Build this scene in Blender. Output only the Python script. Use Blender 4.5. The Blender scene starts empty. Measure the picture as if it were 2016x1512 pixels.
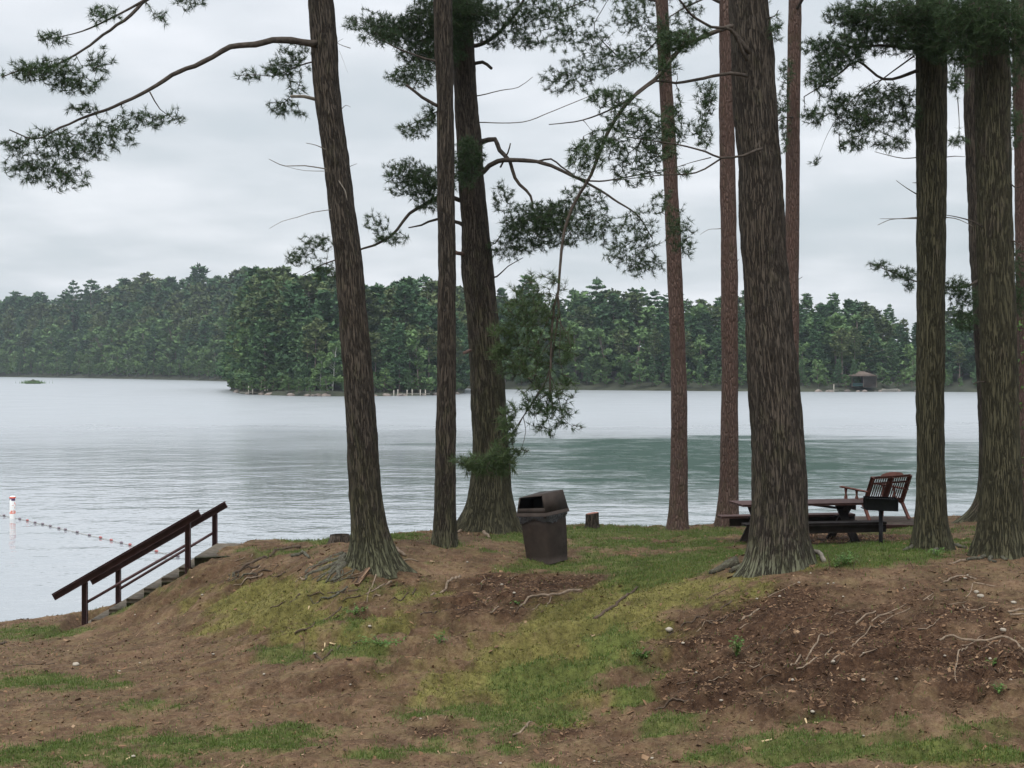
import bpy, math, random
import numpy as np
R = math.radians
# ------------------------------------------------------------------ camera, sky, sun, exposure
sc = bpy.context.scene
C = sc.collection
F, CX, HY, CH = 2800.0, 1008.0, 718.0, 5.5      # focal length in photo pixels, centre column, horizon row, eye height above the lake
cam_d = bpy.data.cameras.new('camera'); cam = bpy.data.objects.new('camera', cam_d); C.objects.link(cam)
cam.location = (0, 0, CH); cam.rotation_euler = (R(90), 0, 0)
cam_d.sensor_width = 36; cam_d.lens = 50; cam_d.shift_y = -38/2016
cam_d.clip_start = .1; cam_d.clip_end = 6000
sc.camera = cam
sc.view_settings.view_transform = 'Standard'; sc.view_settings.look = 'None'
sc.view_settings.exposure = 0.45; sc.view_settings.gamma = 1.0
SUN_EL, SUN_AZ = 58, 205
w = bpy.data.worlds.new('World'); sc.world = w; w.use_nodes = True
def build_world():
    nt = w.node_tree; N = nt.nodes; L = nt.links; N.clear()
    out = N.new('ShaderNodeOutputWorld')
    sky = N.new('ShaderNodeTexSky'); sky.sky_type = 'NISHITA'; sky.sun_disc = False
    sky.sun_elevation = R(SUN_EL); sky.sun_rotation = R(SUN_AZ); sky.air_density = 1.5; sky.dust_density = 2
    b1 = N.new('ShaderNodeBackground'); b1.inputs[1].default_value = .1; L.new(sky.outputs[0], b1.inputs[0])
    tc = N.new('ShaderNodeTexCoord')
    sep = N.new('ShaderNodeSeparateXYZ'); L.new(tc.outputs['Generated'], sep.inputs[0])
    def mth(op, a, b=None, c=None):
        m = N.new('ShaderNodeMath'); m.operation = op
        for i, q in enumerate((a, b, c)):
            if q is None: continue
            if isinstance(q, (int, float)): m.inputs[i].default_value = q
            else: L.new(q, m.inputs[i])
        return m.outputs[0]
    z = mth('ABSOLUTE', sep.outputs[2])
    dz = mth('ADD', z, .16)
    px = mth('DIVIDE', sep.outputs[0], dz); py = mth('DIVIDE', sep.outputs[1], dz)
    cmb = N.new('ShaderNodeCombineXYZ'); L.new(px, cmb.inputs[0]); L.new(py, cmb.inputs[1])
    def noise(scale, det, off):
        mp = N.new('ShaderNodeMapping'); mp.inputs[1].default_value = off; L.new(cmb.outputs[0], mp.inputs[0])
        n = N.new('ShaderNodeTexNoise'); n.inputs['Scale'].default_value = scale; n.inputs['Detail'].default_value = det
        n.inputs['Roughness'].default_value = .5; L.new(mp.outputs[0], n.inputs[0]); return n.outputs[0]
    a = noise(1.0, 5, (3.1, 7.7, 0)); b = noise(2.6, 4, (1.3, 2.2, 0))
    s = mth('ADD', mth('MULTIPLY', a, .72), mth('MULTIPLY', b, .28))
    s = mth('ADD', s, mth('MULTIPLY', z, .10))
    cr = N.new('ShaderNodeValToRGB'); L.new(s, cr.inputs[0])
    e = cr.color_ramp.elements
    e[0].position = .36; e[0].color = (.44, .49, .53, 1)
    e[1].position = .66; e[1].color = (.70, .72, .76, 1)
    q = cr.color_ramp.elements.new(.47); q.color = (.50, .54, .58, 1)
    q = cr.color_ramp.elements.new(.56); q.color = (.59, .62, .66, 1)
    b2 = N.new('ShaderNodeBackground'); L.new(cr.outputs[0], b2.inputs[0]); L.new(mth('ADD', 1.0, mth('MULTIPLY', mth('MAXIMUM', mth('SUBTRACT', z, .24), 0.0), 2.2)), b2.inputs[1])   # an overcast sky is brightest overhead
    mx = N.new('ShaderNodeMixShader'); mx.inputs[0].default_value = .94
    L.new(b1.outputs[0], mx.inputs[1]); L.new(b2.outputs[0], mx.inputs[2]); L.new(mx.outputs[0], out.inputs[0])
build_world()
sun_d = bpy.data.lights.new('sun', 'SUN'); sun_d.energy = 1.5; sun_d.angle = R(25); sun_d.color = (1, .95, .87)
sun = bpy.data.objects.new('sun', sun_d); C.objects.link(sun)
sun.rotation_euler = (R(90-SUN_EL), 0, R(180-SUN_AZ))      # the veiled sun stands high behind the camera's left shoulder

rng = np.random.default_rng(7); random.seed(7)

# ------------------------------------------------------------------ helpers
def P(px, py, D): return np.array([(px-CX)/F*D, D, CH-(py-HY)/F*D])
class MB:
    def __init__(s): s.v = []; s.f = []; s.m = []; s.n = 0; s.at = []
    def add(s, v, f, mat=0, at=None):
        v = np.asarray(v, float).reshape(-1, 3); f = np.asarray(f, int)
        s.v.append(v); s.f.append(f+s.n); s.m.append(np.full(len(f), mat)); s.n += len(v)
        s.at.append(np.zeros((len(v), 3)) if at is None else np.asarray(at, float))
    def box(s, c, size, rz=0, rx=0, ry=0, mat=0, taper=(1, 1), bev=0.006):
        # chamfered box
        hx, hy, hz = [q/2 for q in size]; b = min(bev, hx*.4, hy*.4, hz*.4)
        vs = []; 
        for sx in (-1, 1):
            for sy in (-1, 1):
                for sz in (-1, 1):
                    tx, ty = (taper if sz < 0 else (1, 1))
                    X, Y = hx*tx, hy*ty
                    vs += [(sx*(X-b), sy*(Y-b), sz*hz), (sx*(X-b), sy*Y, sz*(hz-b)), (sx*X, sy*(Y-b), sz*(hz-b))]
        vs = np.array(vs)
        def idx(sx, sy, sz): return 3*((sx > 0)*4+(sy > 0)*2+(sz > 0))
        quads = []; tris = []
        for sgn in (-1, 1):
            quads.append([idx(a, b_, sgn) for a, b_ in ((-1, -1), (1, -1), (1, 1), (-1, 1))])
            quads.append([idx(a, sgn, b_)+1 for a, b_ in ((-1, -1), (1, -1), (1, 1), (-1, 1))])
            quads.append([idx(sgn, a, b_)+2 for a, b_ in ((-1, -1), (1, -1), (1, 1), (-1, 1))])
        for a in (-1, 1):
            for b_ in (-1, 1):
                i, j = idx(a, b_, -1), idx(a, b_, 1); quads.append([i+1, j+1, j+2, i+2])
                i, j = idx(a, -1, b_), idx(a, 1, b_); quads.append([i, j, j+2, i+2])
                i, j = idx(-1, a, b_), idx(1, a, b_); quads.append([i, j, j+1, i+1])
                for c_ in (-1, 1):
                    k = idx(a, b_, c_); tris.append([k, k+1, k+2])
        M = rot(rx, ry, rz); vs = vs@M.T+np.array(c)
        s.add(vs, quads, mat)
        s.v.append(np.zeros((0, 3))); s.at.append(np.zeros((0, 3)))
        s.f.append(np.array(tris)+s.n-24); s.m.append(np.full(len(tris), mat))
    def bar(s, a, b, wd, th, mat=0, up=(0, 0, 1), bev=.005):
        a = np.array(a, float); b = np.array(b, float); d = b-a; L = np.linalg.norm(d); x = d/L
        y = np.cross(up, x); y /= np.linalg.norm(y); z = np.cross(x, y)
        t = MB(); t.box((0, 0, 0), (L, wd, th), bev=bev); M = np.stack([x, y, z], 1)
        off = 0
        v = np.concatenate(t.v)@M.T+(a+b)/2
        s.v.append(v); s.at.append(np.zeros_like(v))
        for f, m in zip(t.f, t.m): s.f.append(f+s.n); s.m.append(np.full(len(f), mat))
        s.n += len(v)
    def tube(s, pts, rad, sides=8, mat=0, cap=True, noise=0, at=None):
        pts = np.asarray(pts, float); n = len(pts); rad = np.broadcast_to(np.asarray(rad, float), (n,))
        tg = np.gradient(pts, axis=0); tg /= np.maximum(np.linalg.norm(tg, axis=1, keepdims=True), 1e-9)
        ref = np.array([0, 0, 1.]) if abs(tg[0][2]) < .9 else np.array([0, 1., 0])
        u = np.cross(ref, tg[0]); u /= np.linalg.norm(u); us = []
        for i in range(n):
            u = u-tg[i]*np.dot(u, tg[i]); u /= max(np.linalg.norm(u), 1e-9); us.append(u)
        us = np.array(us); vs_ = np.cross(tg, us)
        th = np.linspace(0, 2*math.pi, sides, endpoint=False)
        rr = rad[:, None]*np.ones((n, sides))
        if noise: rr = rr*(1+rng.uniform(-noise, noise, rr.shape))
        ring = pts[:, None]+rr[..., None]*(np.cos(th)[None, :, None]*us[:, None]+np.sin(th)[None, :, None]*vs_[:, None])
        i = np.arange(n-1)[:, None]*sides; j = np.arange(sides)[None]; j2 = (j+1) % sides
        q = np.stack([i+j, i+j2, i+sides+j2, i+sides+j], -1).reshape(-1, 4)
        base = s.n
        s.add(ring.reshape(-1, 3), q, mat, None if at is None else np.tile(at, (n*sides, 1)))
        if cap and sides > 3:
            for k, ii in ((0, 0), (1, n-1)):
                s.v.append(pts[ii][None]); s.at.append(np.zeros((1, 3))); c_ = s.n; s.n += 1
                jj = np.arange(sides); f = np.stack([np.full(sides, c_), base+ii*sides+jj, base+ii*sides+(jj+1) % sides], -1)
                if k == 0: f = f[:, ::-1]
                s.f.append(f); s.m.append(np.full(sides, mat))
    def build(s, name, mats, parent=None, smooth=False, at=None):
        me = bpy.data.meshes.new(name)
        V = np.concatenate(s.v) if s.v else np.zeros((0, 3))
        me.vertices.add(len(V)); me.vertices.foreach_set('co', V.astype(np.float32).ravel())
        nl = [f.shape[1]*np.ones(len(f), int) for f in s.f]
        tot = np.concatenate(nl); loops = np.concatenate([f.ravel() for f in s.f])
        me.loops.add(len(loops)); me.loops.foreach_set('vertex_index', loops.astype(np.int32))
        me.polygons.add(len(tot)); st = np.concatenate([[0], np.cumsum(tot)[:-1]])
        me.polygons.foreach_set('loop_start', st.astype(np.int32)); me.polygons.foreach_set('loop_total', tot.astype(np.int32))
        me.polygons.foreach_set('material_index', np.concatenate(s.m).astype(np.int32))
        if smooth: me.polygons.foreach_set('use_smooth', np.ones(len(tot), bool))
        if at:
            A = me.attributes.new(at, 'FLOAT_VECTOR', 'POINT'); A.data.foreach_set('vector', np.concatenate(s.at).astype(np.float32).ravel())
        me.update(calc_edges=True)
        if not isinstance(mats, (list, tuple)): mats = [mats]
        for m in mats: me.materials.append(m)
        o = bpy.data.objects.new(name, me); C.objects.link(o)
        if parent is not None:
            o.parent = parent; o.matrix_parent_inverse = parent.matrix_basis.inverted()
        return o
def rot(rx, ry, rz):
    cx, sx, cy, sy, cz, sz = math.cos(rx), math.sin(rx), math.cos(ry), math.sin(ry), math.cos(rz), math.sin(rz)
    return np.array([[cz, -sz, 0], [sz, cz, 0], [0, 0, 1]])@np.array([[cy, 0, sy], [0, 1, 0], [-sy, 0, cy]])@np.array([[1, 0, 0], [0, cx, -sx], [0, sx, cx]])
def tag(o, label=None, cat=None, group=None, kind=None):
    if label: o['label'] = label
    if cat: o['category'] = cat
    if group: o['group'] = group
    if kind: o['kind'] = kind
    return o
def empty(name, loc, label, cat, group=None):
    o = bpy.data.objects.new(name, None); C.objects.link(o); o.location = [float(q) for q in loc]; o.empty_display_size = .2
    return tag(o, label, cat, group)
def h3(ix, iy, iz):
    n = (ix*374761393+iy*668265263+iz*2147483647+1013904223) & 0xffffffff
    n = ((n ^ (n >> 13))*1274126177) & 0xffffffff; n = (n ^ (n >> 16)) & 0xffffffff
    return n/4294967295.0
def vn(x, y, z=0.0):
    x, y, z = np.broadcast_arrays(np.asarray(x, float), np.asarray(y, float), np.asarray(z, float))
    ix, iy, iz = np.floor(x).astype(np.int64), np.floor(y).astype(np.int64), np.floor(z).astype(np.int64)
    fx, fy, fz = x-ix, y-iy, z-iz; fx = fx*fx*(3-2*fx); fy = fy*fy*(3-2*fy); fz = fz*fz*(3-2*fz)
    r = 0
    for a in (0, 1):
        for b in (0, 1):
            for c in (0, 1):
                r = r+h3(ix+a, iy+b, iz+c)*(fx if a else 1-fx)*(fy if b else 1-fy)*(fz if c else 1-fz)
    return r
def fbm(x, y, z=0.0, o=4):
    r = 0; a = .5; t = 0
    for i in range(o):
        r = r+a*vn(x*2**i+17*i, y*2**i+5*i, np.asarray(z, float)*2**i+3*i); t += a; a *= .5
    return r/t
def sstep(a, b, x): t = np.clip((x-a)/(b-a), 0, 1); return t*t*(3-2*t)

# ------------------------------------------------------------------ materials
def mat(name, build):
    m = bpy.data.materials.new(name); m.use_nodes = True; nt = m.node_tree; nt.nodes.clear()
    out = nt.nodes.new('ShaderNodeOutputMaterial'); b = nt.nodes.new('ShaderNodeBsdfPrincipled'); nt.links.new(b.outputs[0], out.inputs[0])
    build(K(nt), b, out); return m
class K:
    def __init__(s, nt): s.nt = nt; s.N = nt.nodes; s.L = nt.links
    def set(s, inp, v):
        if hasattr(v, 'is_linked') or isinstance(v, bpy.types.NodeSocket): s.L.new(v, inp)
        else: inp.default_value = v
    def coord(s, kind='Object', attr=None, scale=(1, 1, 1), loc=(0, 0, 0)):
        if attr: a = s.N.new('ShaderNodeAttribute'); a.attribute_name = attr; o = a.outputs['Vector']
        else: o = s.N.new('ShaderNodeTexCoord').outputs[kind]
        m = s.N.new('ShaderNodeMapping'); m.inputs['Scale'].default_value = scale; m.inputs['Location'].default_value = loc
        s.L.new(o, m.inputs[0]); return m.outputs[0]
    def noise(s, v, scale, det=4, rough=.5, dist=0):
        n = s.N.new('ShaderNodeTexNoise'); s.L.new(v, n.inputs['Vector']); n.inputs['Scale'].default_value = scale
        n.inputs['Detail'].default_value = det; n.inputs['Roughness'].default_value = rough; n.inputs['Distortion'].default_value = dist
        return n.outputs[0]
    def vor(s, v, scale, feat='F1', rnd=1):
        n = s.N.new('ShaderNodeTexVoronoi'); n.feature = feat; s.L.new(v, n.inputs['Vector']); n.inputs['Scale'].default_value = scale
        n.inputs['Randomness'].default_value = rnd; return n.outputs['Distance'], (n.outputs['Color'] if feat == 'F1' else None)
    def ramp(s, f, stops, interp='LINEAR'):
        n = s.N.new('ShaderNodeValToRGB'); s.L.new(f, n.inputs[0]); n.color_ramp.interpolation = interp; e = n.color_ramp.elements
        for i, (p, c) in enumerate(stops):
            q = e[i] if i < 2 else e.new(p)
            q.position = p; q.color = (*c, 1) if not isinstance(c, (int, float)) else (c, c, c, 1)
        return n.outputs[0]
    def math(s, op, a, b=0.0, clamp=False):
        n = s.N.new('ShaderNodeMath'); n.operation = op; n.use_clamp = clamp; s.set(n.inputs[0], a); s.set(n.inputs[1], b); return n.outputs[0]
    def mix(s, f, a, b, mode='MIX'):
        n = s.N.new('ShaderNodeMix'); n.data_type = 'RGBA'; n.blend_type = mode; s.set(n.inputs[0], f)
        for i, c in ((6, a), (7, b)):
            if isinstance(c, tuple): n.inputs[i].default_value = (*c, 1)
            else: s.L.new(c, n.inputs[i])
        return n.outputs[2]
    def bump(s, h, strength=.5, dist=.02, normal=None):
        n = s.N.new('ShaderNodeBump'); s.set(n.inputs['Strength'], strength); n.inputs['Distance'].default_value = dist
        s.L.new(h, n.inputs['Height'])
        if normal: s.L.new(normal, n.inputs['Normal'])
        return n.outputs[0]
def simple(name, col, rough=.6, var=.25, scale=8, bump=.2, spec=.4, stretch=(1, 1, 1), metal=0):
    def f(k, b, out):
        v = k.coord('Object', scale=stretch); n = k.noise(v, scale, 5, .6)
        b.inputs['Metallic'].default_value = metal
        dark = tuple(c*(1-var) for c in col); lite = tuple(min(1, c*(1+var)) for c in col)
        k.L.new(k.ramp(n, [(.3, dark), (.7, lite)]), b.inputs['Base Color'])
        k.L.new(k.ramp(n, [(.3, min(1, rough*1.15)), (.7, rough*.85)]), b.inputs['Roughness'])
        b.inputs['Specular IOR Level'].default_value = spec
        if bump: k.L.new(k.bump(k.noise(v, scale*5, 4), bump, .01), b.inputs['Normal'])
    return mat(name, f)
def bark(name, crack, ridge, warm, lichen=True, kind='furrow'):
    def f(k, b, out):
        if kind == 'furrow':
            v = k.coord(attr='bk', scale=(1, 1, .085)); n = k.noise(v, 34, 4, .65, .5)
            rid = k.math('ABSOLUTE', k.math('SUBTRACT', n, .5)); h = k.ramp(rid, [(0, 0.0), (.065, 1.0)])
            v2 = k.coord(attr='bk', scale=(1, 1, .22)); fine = k.noise(v2, 60, 4, .6)
        else:
            v = k.coord(attr='bk', scale=(1, 1, .38)); n = k.noise(v, 6, 3, .6)
            d, _ = k.vor(k.coord(attr='bk', scale=(1, 1, .22)), 26, 'DISTANCE_TO_EDGE'); h = k.math('MULTIPLY', k.ramp(d, [(.0, .35), (.2, 1.0)]), k.ramp(n, [(.3, .55), (.6, 1.0)]))
            v2 = k.coord(attr='bk', scale=(1, 1, .5)); fine = k.noise(v2, 45, 4, .6)
        big = k.noise(k.coord(attr='bk', scale=(1, 1, .4)), 2.2, 3)
        col = k.mix(h, crack, ridge); col = k.mix(k.ramp(big, [(.35, 0.0), (.65, .7)]), col, k.mix(h, crack, warm))
        col = k.mix(k.ramp(fine, [(.3, .5), (.7, 0.0)]), col, crack)
        if lichen:
            a = k.N.new('ShaderNodeAttribute'); a.attribute_name = 'li'; sp = k.N.new('ShaderNodeSeparateXYZ'); k.L.new(a.outputs['Vector'], sp.inputs[0])
            ln = k.noise(k.coord(attr='bk', scale=(1, 1, .7)), 11, 5, .7)
            lf = k.math('MULTIPLY', k.ramp(k.math('ADD', k.math('MULTIPLY', sp.outputs[0], .5), ln), [(.74, 0.0), (.95, .8)]), h)
            col = k.mix(lf, col, (.145, .15, .10))
            mf = k.ramp(k.math('ADD', k.math('MULTIPLY', sp.outputs[1], .5), k.noise(k.coord(attr='bk', scale=(1, 1, .5)), 7, 4, .6)), [(.55, 0.0), (.85, .8)])
            col = k.mix(k.math('MULTIPLY', mf, .75), col, k.mix(h, (.038, .038, .02), (.070, .070, .034)))
        k.L.new(col, b.inputs['Base Color']); b.inputs['Roughness'].default_value = .95; b.inputs['Specular IOR Level'].default_value = .15
        hh = k.math('ADD', h, k.math('MULTIPLY', fine, .5)); k.L.new(k.bump(hh, 1.0, .03), b.inputs['Normal'])
    return mat(name, f)
M = {}
M['bark'] = bark('pine_bark', (.030, .024, .019), (.092, .076, .061), (.108, .085, .065))
M['red_bark'] = bark('red_pine_bark', (.06, .037, .03), (.18, .125, .105), (.155, .097, .078), True, 'plate')
M['limb'] = simple('limb_bark', (.062, .051, .042), .9, .4, 14, .6, .1)
M['dead_limb'] = simple('dead_limb_bark', (.17, .15, .125), .9, .35, 20, .5, .1)
def leafmat(name, c1, c2, c3=None, trans=.25, rough=.55):
    def f(k, b, out):
        g = k.N.new('ShaderNodeNewGeometry'); r = g.outputs['Random Per Island']
        n = k.noise(k.coord('Object'), 1.7, 2)
        f_ = k.math('ADD', k.math('MULTIPLY', r, .55), k.math('MULTIPLY', n, .45))
        st = [(.2, c1), (.7, c2)]
        if c3: st.append((.86, c3))
        col = k.ramp(f_, st); k.L.new(col, b.inputs['Base Color']); b.inputs['Roughness'].default_value = rough
        b.inputs['Specular IOR Level'].default_value = .25
        t = k.N.new('ShaderNodeBsdfTranslucent'); k.L.new(col, t.inputs[0]); mx = k.N.new('ShaderNodeMixShader'); mx.inputs[0].default_value = trans
        k.L.new(b.outputs[0], mx.inputs[1]); k.L.new(t.outputs[0], mx.inputs[2]); k.L.new(mx.outputs[0], out.inputs[0])
    return mat(name, f)
M['needles'] = leafmat('pine_needles', (.03, .055, .022), (.055, .095, .035), (.09, .12, .05))
M['needles_bright'] = leafmat('bright_pine_needles', (.042, .068, .028), (.075, .115, .042), (.12, .16, .062), .35)  # brighter green for the needles of the drooping branch
# ------------------------------------------------------------------ near ground: one sheet
CTRL = [(0,1512,15),(0,1400,18),(0,1300,21.5),(0,1228,27.3),(80,1228,26.8),(-400,1240,26.5),(-400,1512,15),
 (167,1226,25.4),(180,1222,25.1),(250,1190,25.1),(320,1140,25.1),(385,1104,25.1),(233,1190,27.1),(423,1082,27),(300,1150,27.1),
 (100,1260,24),(250,1240,24),(400,1250,22),(500,1230,21.8),(400,1400,17.5),(430,1150,24),(430,1110,25),(520,1083,25.5),(560,1100,24.3),
 (500,1512,14.8),(600,1290,19.2),(620,1155,21.8),(700,1100,22.4),(725,1088,22.6),(700,1060,26.3),(620,1072,25.6),(800,1050,27),(800,1090,23.3),(800,1130,22.4),
 (780,1200,20.8),(800,1300,18.6),(800,1400,16.8),(880,1070,24),(965,1043,27),(1000,1150,21.6),(1000,1250,19.6),(1000,1400,17),(1000,1512,15),
 (1075,1103,23.6),(1130,1040,28.2),(1200,1130,21.9),(1200,1200,20),(1200,1300,18.2),(1200,1400,16.7),(1200,1512,14.8),(1335,1042,28.2),
 (1433,1040,28.2),(1300,1080,25),(1400,1128,20.9),(1400,1200,19.3),(1400,1300,17.7),(1400,1400,16.3),(1400,1512,14.8),(1530,1112,20.5),
 (1600,1070,25),(1600,1045,28.5),(1733,1072,24.2),(1600,1140,19.6),(1600,1200,18.7),(1600,1300,17.3),(1600,1400,16),(1600,1512,14.6),
 (1835,1080,22.2),(1800,1120,19.9),(1800,1200,18.4),(1800,1300,17.1),(1800,1400,15.7),(1800,1512,14.4),(1965,1097,21),(1955,1019,27.6),(1850,1030,28),
 (2016,1115,19.9),(2016,1200,18.3),(2016,1300,16.9),(2016,1400,15.6),(2016,1512,14.3),(2400,1110,20),(2400,1300,16.8),(2400,1040,27),(2400,1512,14.3),(1000,1700,12),(100,1700,12),(2000,1700,12)]
cp = np.array([P(*c) for c in CTRL]+[np.array(q, float) for q in [(-12,27.2,.45),(-16,20,.9),(-25,15,1.2),(-25,28,.45),(25,15,2),(25,28,2.6),(35,5,3.4),(-30,5,2.6),(0,0,3.6),(0,-12,3.9),(-30,-12,3.6),(30,-12,4)]])
def tps_fit(p, reg=.02):
    n = len(p); d = np.linalg.norm(p[:, None, :2]-p[None, :, :2], axis=2)
    Km = np.where(d > 0, d*d*np.log(np.maximum(d, 1e-9)), 0)+reg*np.eye(n)*10
    Pm = np.c_[np.ones(n), p[:, :2]]; A = np.zeros((n+3, n+3)); A[:n, :n] = Km; A[:n, n:] = Pm; A[n:, :n] = Pm.T
    return np.linalg.solve(A, np.r_[p[:, 2], 0, 0, 0])
tw = tps_fit(cp)
def tps(x, y):
    sh = x.shape; q = np.c_[x.ravel(), y.ravel()]; r = np.zeros(len(q))
    for i in range(0, len(q), 40000):
        s = q[i:i+40000]; d2 = ((s[:, None]-cp[None, :, :2])**2).sum(2)
        r[i:i+40000] = (.5*d2*np.log(np.maximum(d2, 1e-12)))@tw[:-3]+tw[-3]+s@tw[-2:]
    return r.reshape(sh)
RIM = [(-60, 26.5), (-9, 27.6), (-7.8, 27.5), (-7.0, 27.35), (-5.6, 27.4), (-3.6, 26.0), (-2.9, 26.7), (-1.9, 27.4), (-.4, 28.4), (1.2, 29), (4, 29.2), (6, 29.5), (8, 30.2), (10, 30.2), (60, 30)]
def rim(x): return np.interp(x, [r[0] for r in RIM], [r[1] for r in RIM])
def gz0(x, y):
    x = np.asarray(x, float); y = np.asarray(y, float)
    z = tps(np.clip(x, -38, 38), np.clip(y, -20, 30.5)); s = y-rim(x)-.25*(vn(x*1.3, 3.3)-.5)
    k = np.where(s > 0, .22*s+1.1*np.maximum(s-.25, 0), 0)
    return np.maximum(z-k, -1.6)
# surface patches, as ellipses (photo column, row, radii, weight) laid on the ground
GRASS = [(1200,1070,190,26,.85),(1420,1075,90,26,.8),(1330,1110,90,24,1),(1240,1140,80,18,.9),(940,1085,60,14,.4),(860,1100,60,14,.5),(1040,1400,150,22,.8),(1160,1350,90,26,.8),(1000,1440,90,14,.5),(900,1470,160,18,.45),(1450,1470,160,22,.8),(1820,1480,170,24,.9),(250,1390,120,14,.45),(660,1290,60,16,.6),(1930,1085,60,10,.4),(520,1085,100,9,1),(640,1066,90,8,1),(770,1060,70,10,1),(880,1077,60,9,.8),(1090,1112,90,10,1),(1220,1048,110,14,1.2),(1400,1050,120,10,1.2),(1180,1092,70,10,.9),(1140,1125,60,10,.8),
 (1600,1085,120,14,.9),(1690,1092,130,20,1.3),(1800,1100,60,10,.9),(1290,1118,140,26,1.1),(1850,1060,120,22,.6),(1990,1050,120,25,.5),(1120,1085,80,14,.6),
 (230,1235,60,8,.0),(110,1240,60,12,1.1),(30,1250,60,14,.5),(230,1200,40,12,.9),(310,1160,45,12,.9),(350,1140,30,10,.7),
 (100,1342,120,16,1.1),(230,1345,60,8,.7),(520,1450,110,26,1.3),(600,1435,70,18,1.2),(380,1460,110,20,1.1),(80,1490,150,34,.85),(180,1450,120,18,.5),(420,1500,120,12,.4),
 (560,1290,60,14,1),(690,1225,70,25,.7),(740,1285,80,18,.7),(730,1150,90,25,.45),(740,1487,50,8,1),(850,1475,40,10,.6),(830,1410,70,12,.9),(960,1390,150,12,.5),
 (1100,1345,120,26,1.1),(1180,1310,120,26,1),(1220,1270,70,40,.7),(1330,1435,90,24,1.2),(1290,1470,60,10,.7),(1560,1490,260,18,1.1),(1690,1480,120,18,1.0),(1480,1460,90,10,.6),
 (1930,1440,110,34,.85),(1800,1430,70,14,.7),(1990,1500,80,14,.8),(1600,1420,50,8,.6),(1450,1290,24,22,.6),(1230,1310,50,60,.7),(1240,1370,60,20,.7),(1960,1380,50,20,.6),
 (1660,1112,50,8,1),(1020,1120,50,8,.6),(1080,1510,40,6,.5),(300,1500,70,10,.7)]
MOSS = [(1230,1170,90,24,1),(1150,1240,120,40,1.1),(1040,1300,150,44,1.05),(920,1350,140,30,.7),(540,1200,130,44,.95),(450,1200,90,34,.7),(650,1170,90,30,.7),(760,1240,110,40,.7),(1380,1160,90,20,1),(1470,1140,40,14,.9),(1700,1110,60,8,.5),(340,1190,60,14,.6),(1130,1420,90,14,.5),(640,1250,120,24,.6),(1080,1290,190,46,1.1),(1200,1220,140,46,1.0),(1330,1165,130,36,1.1),(1420,1145,50,22,1),(1000,1330,160,40,.8),(860,1330,110,24,.5),(1120,1370,120,26,.8),(560,1175,90,34,.9),(500,1215,90,26,.85),(420,1235,60,16,.5),(600,1215,70,30,.5),(900,1250,110,26,.5),
 (650,1110,60,16,.5),(1540,1118,60,8,.9),(760,1100,60,14,.5),(1250,1160,60,22,.9),(980,1205,60,14,.3),(1500,1150,60,12,.5),(820,1170,60,20,.45),(460,1390,120,12,.2),(350,1445,200,12,.3),(1900,1490,160,24,.5),(1330,1500,100,12,.3)]
DARK = [(1900,1290,200,90,1),(1500,1310,220,70,.9),(1780,1180,240,40,.8),(620,1250,120,22,.5),(700,1180,70,30,.7),(1000,1180,160,34,.8),(520,1140,110,16,.6),(780,1150,60,20,.6),(380,1270,140,14,.35),(1300,1230,40,30,.5),(1560,1215,230,70,1.1),(1700,1280,260,90,1),(1880,1220,180,70,.9),(1400,1260,140,70,1.0),(1420,1360,160,50,.9),(1650,1370,200,45,.8),(1880,1350,170,50,.8),(1080,1150,150,22,1.1),(960,1200,110,30,.9),
 (820,1235,110,24,.7),(640,1200,70,30,.6),(450,1150,80,22,.7),(1130,1440,130,26,.6),(1220,1490,140,18,.5),(640,1340,200,16,.4),(230,1305,180,10,.4),(1600,1062,160,9,1.3),(1760,1058,90,8,.9),(1300,1066,150,6,.8),(20,1480,50,20,.5),(850,1440,50,10,.5),(1850,1400,130,24,.5),(700,1130,80,20,.5)]
def wsum(E, x, y, z):
    D = np.maximum(y, 1); px = CX+x/D*F; py = HY+(CH-z)/D*F; r = np.zeros_like(px)
    for (a, b, ra, rb, wt) in E:
        q = ((px-a)/ra)**2+((py-b)/rb)**2; r = np.maximum(r, wt*np.exp(-q*.8))
    return r
def masks(x, y, z):
    n1 = fbm(x*.9, y*.9, 1, 4); n2 = fbm(x*3.1, y*3.1, 5, 4)
    n3 = fbm(x*9, y*9, 6, 2); j = (n1-.5)*1.5+(n2-.5)*1.2+(n3-.5)*.6-.03
    g = wsum(GRASS, x, y, z); m = wsum(MOSS, x, y, z); d = wsum(DARK, x, y, z)
    out = (y < 13.5) | (np.abs(x) > .4*y)
    amb = sstep(.5, .62, fbm(x*.35, y*.35, 9, 4))*.9
    g = np.where(out, amb, g*(1-.75*sstep(.4, .9, d))); m = m*(1-.6*sstep(.5, 1, d))
    return sstep(.16, .78, g+j*np.clip(g*3, .0, 1)), sstep(.10, .68, m+j*np.clip(m*3, .0, 1)), sstep(.08, .85, d+j*.8*np.clip(d*3, 0, 1))
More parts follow.
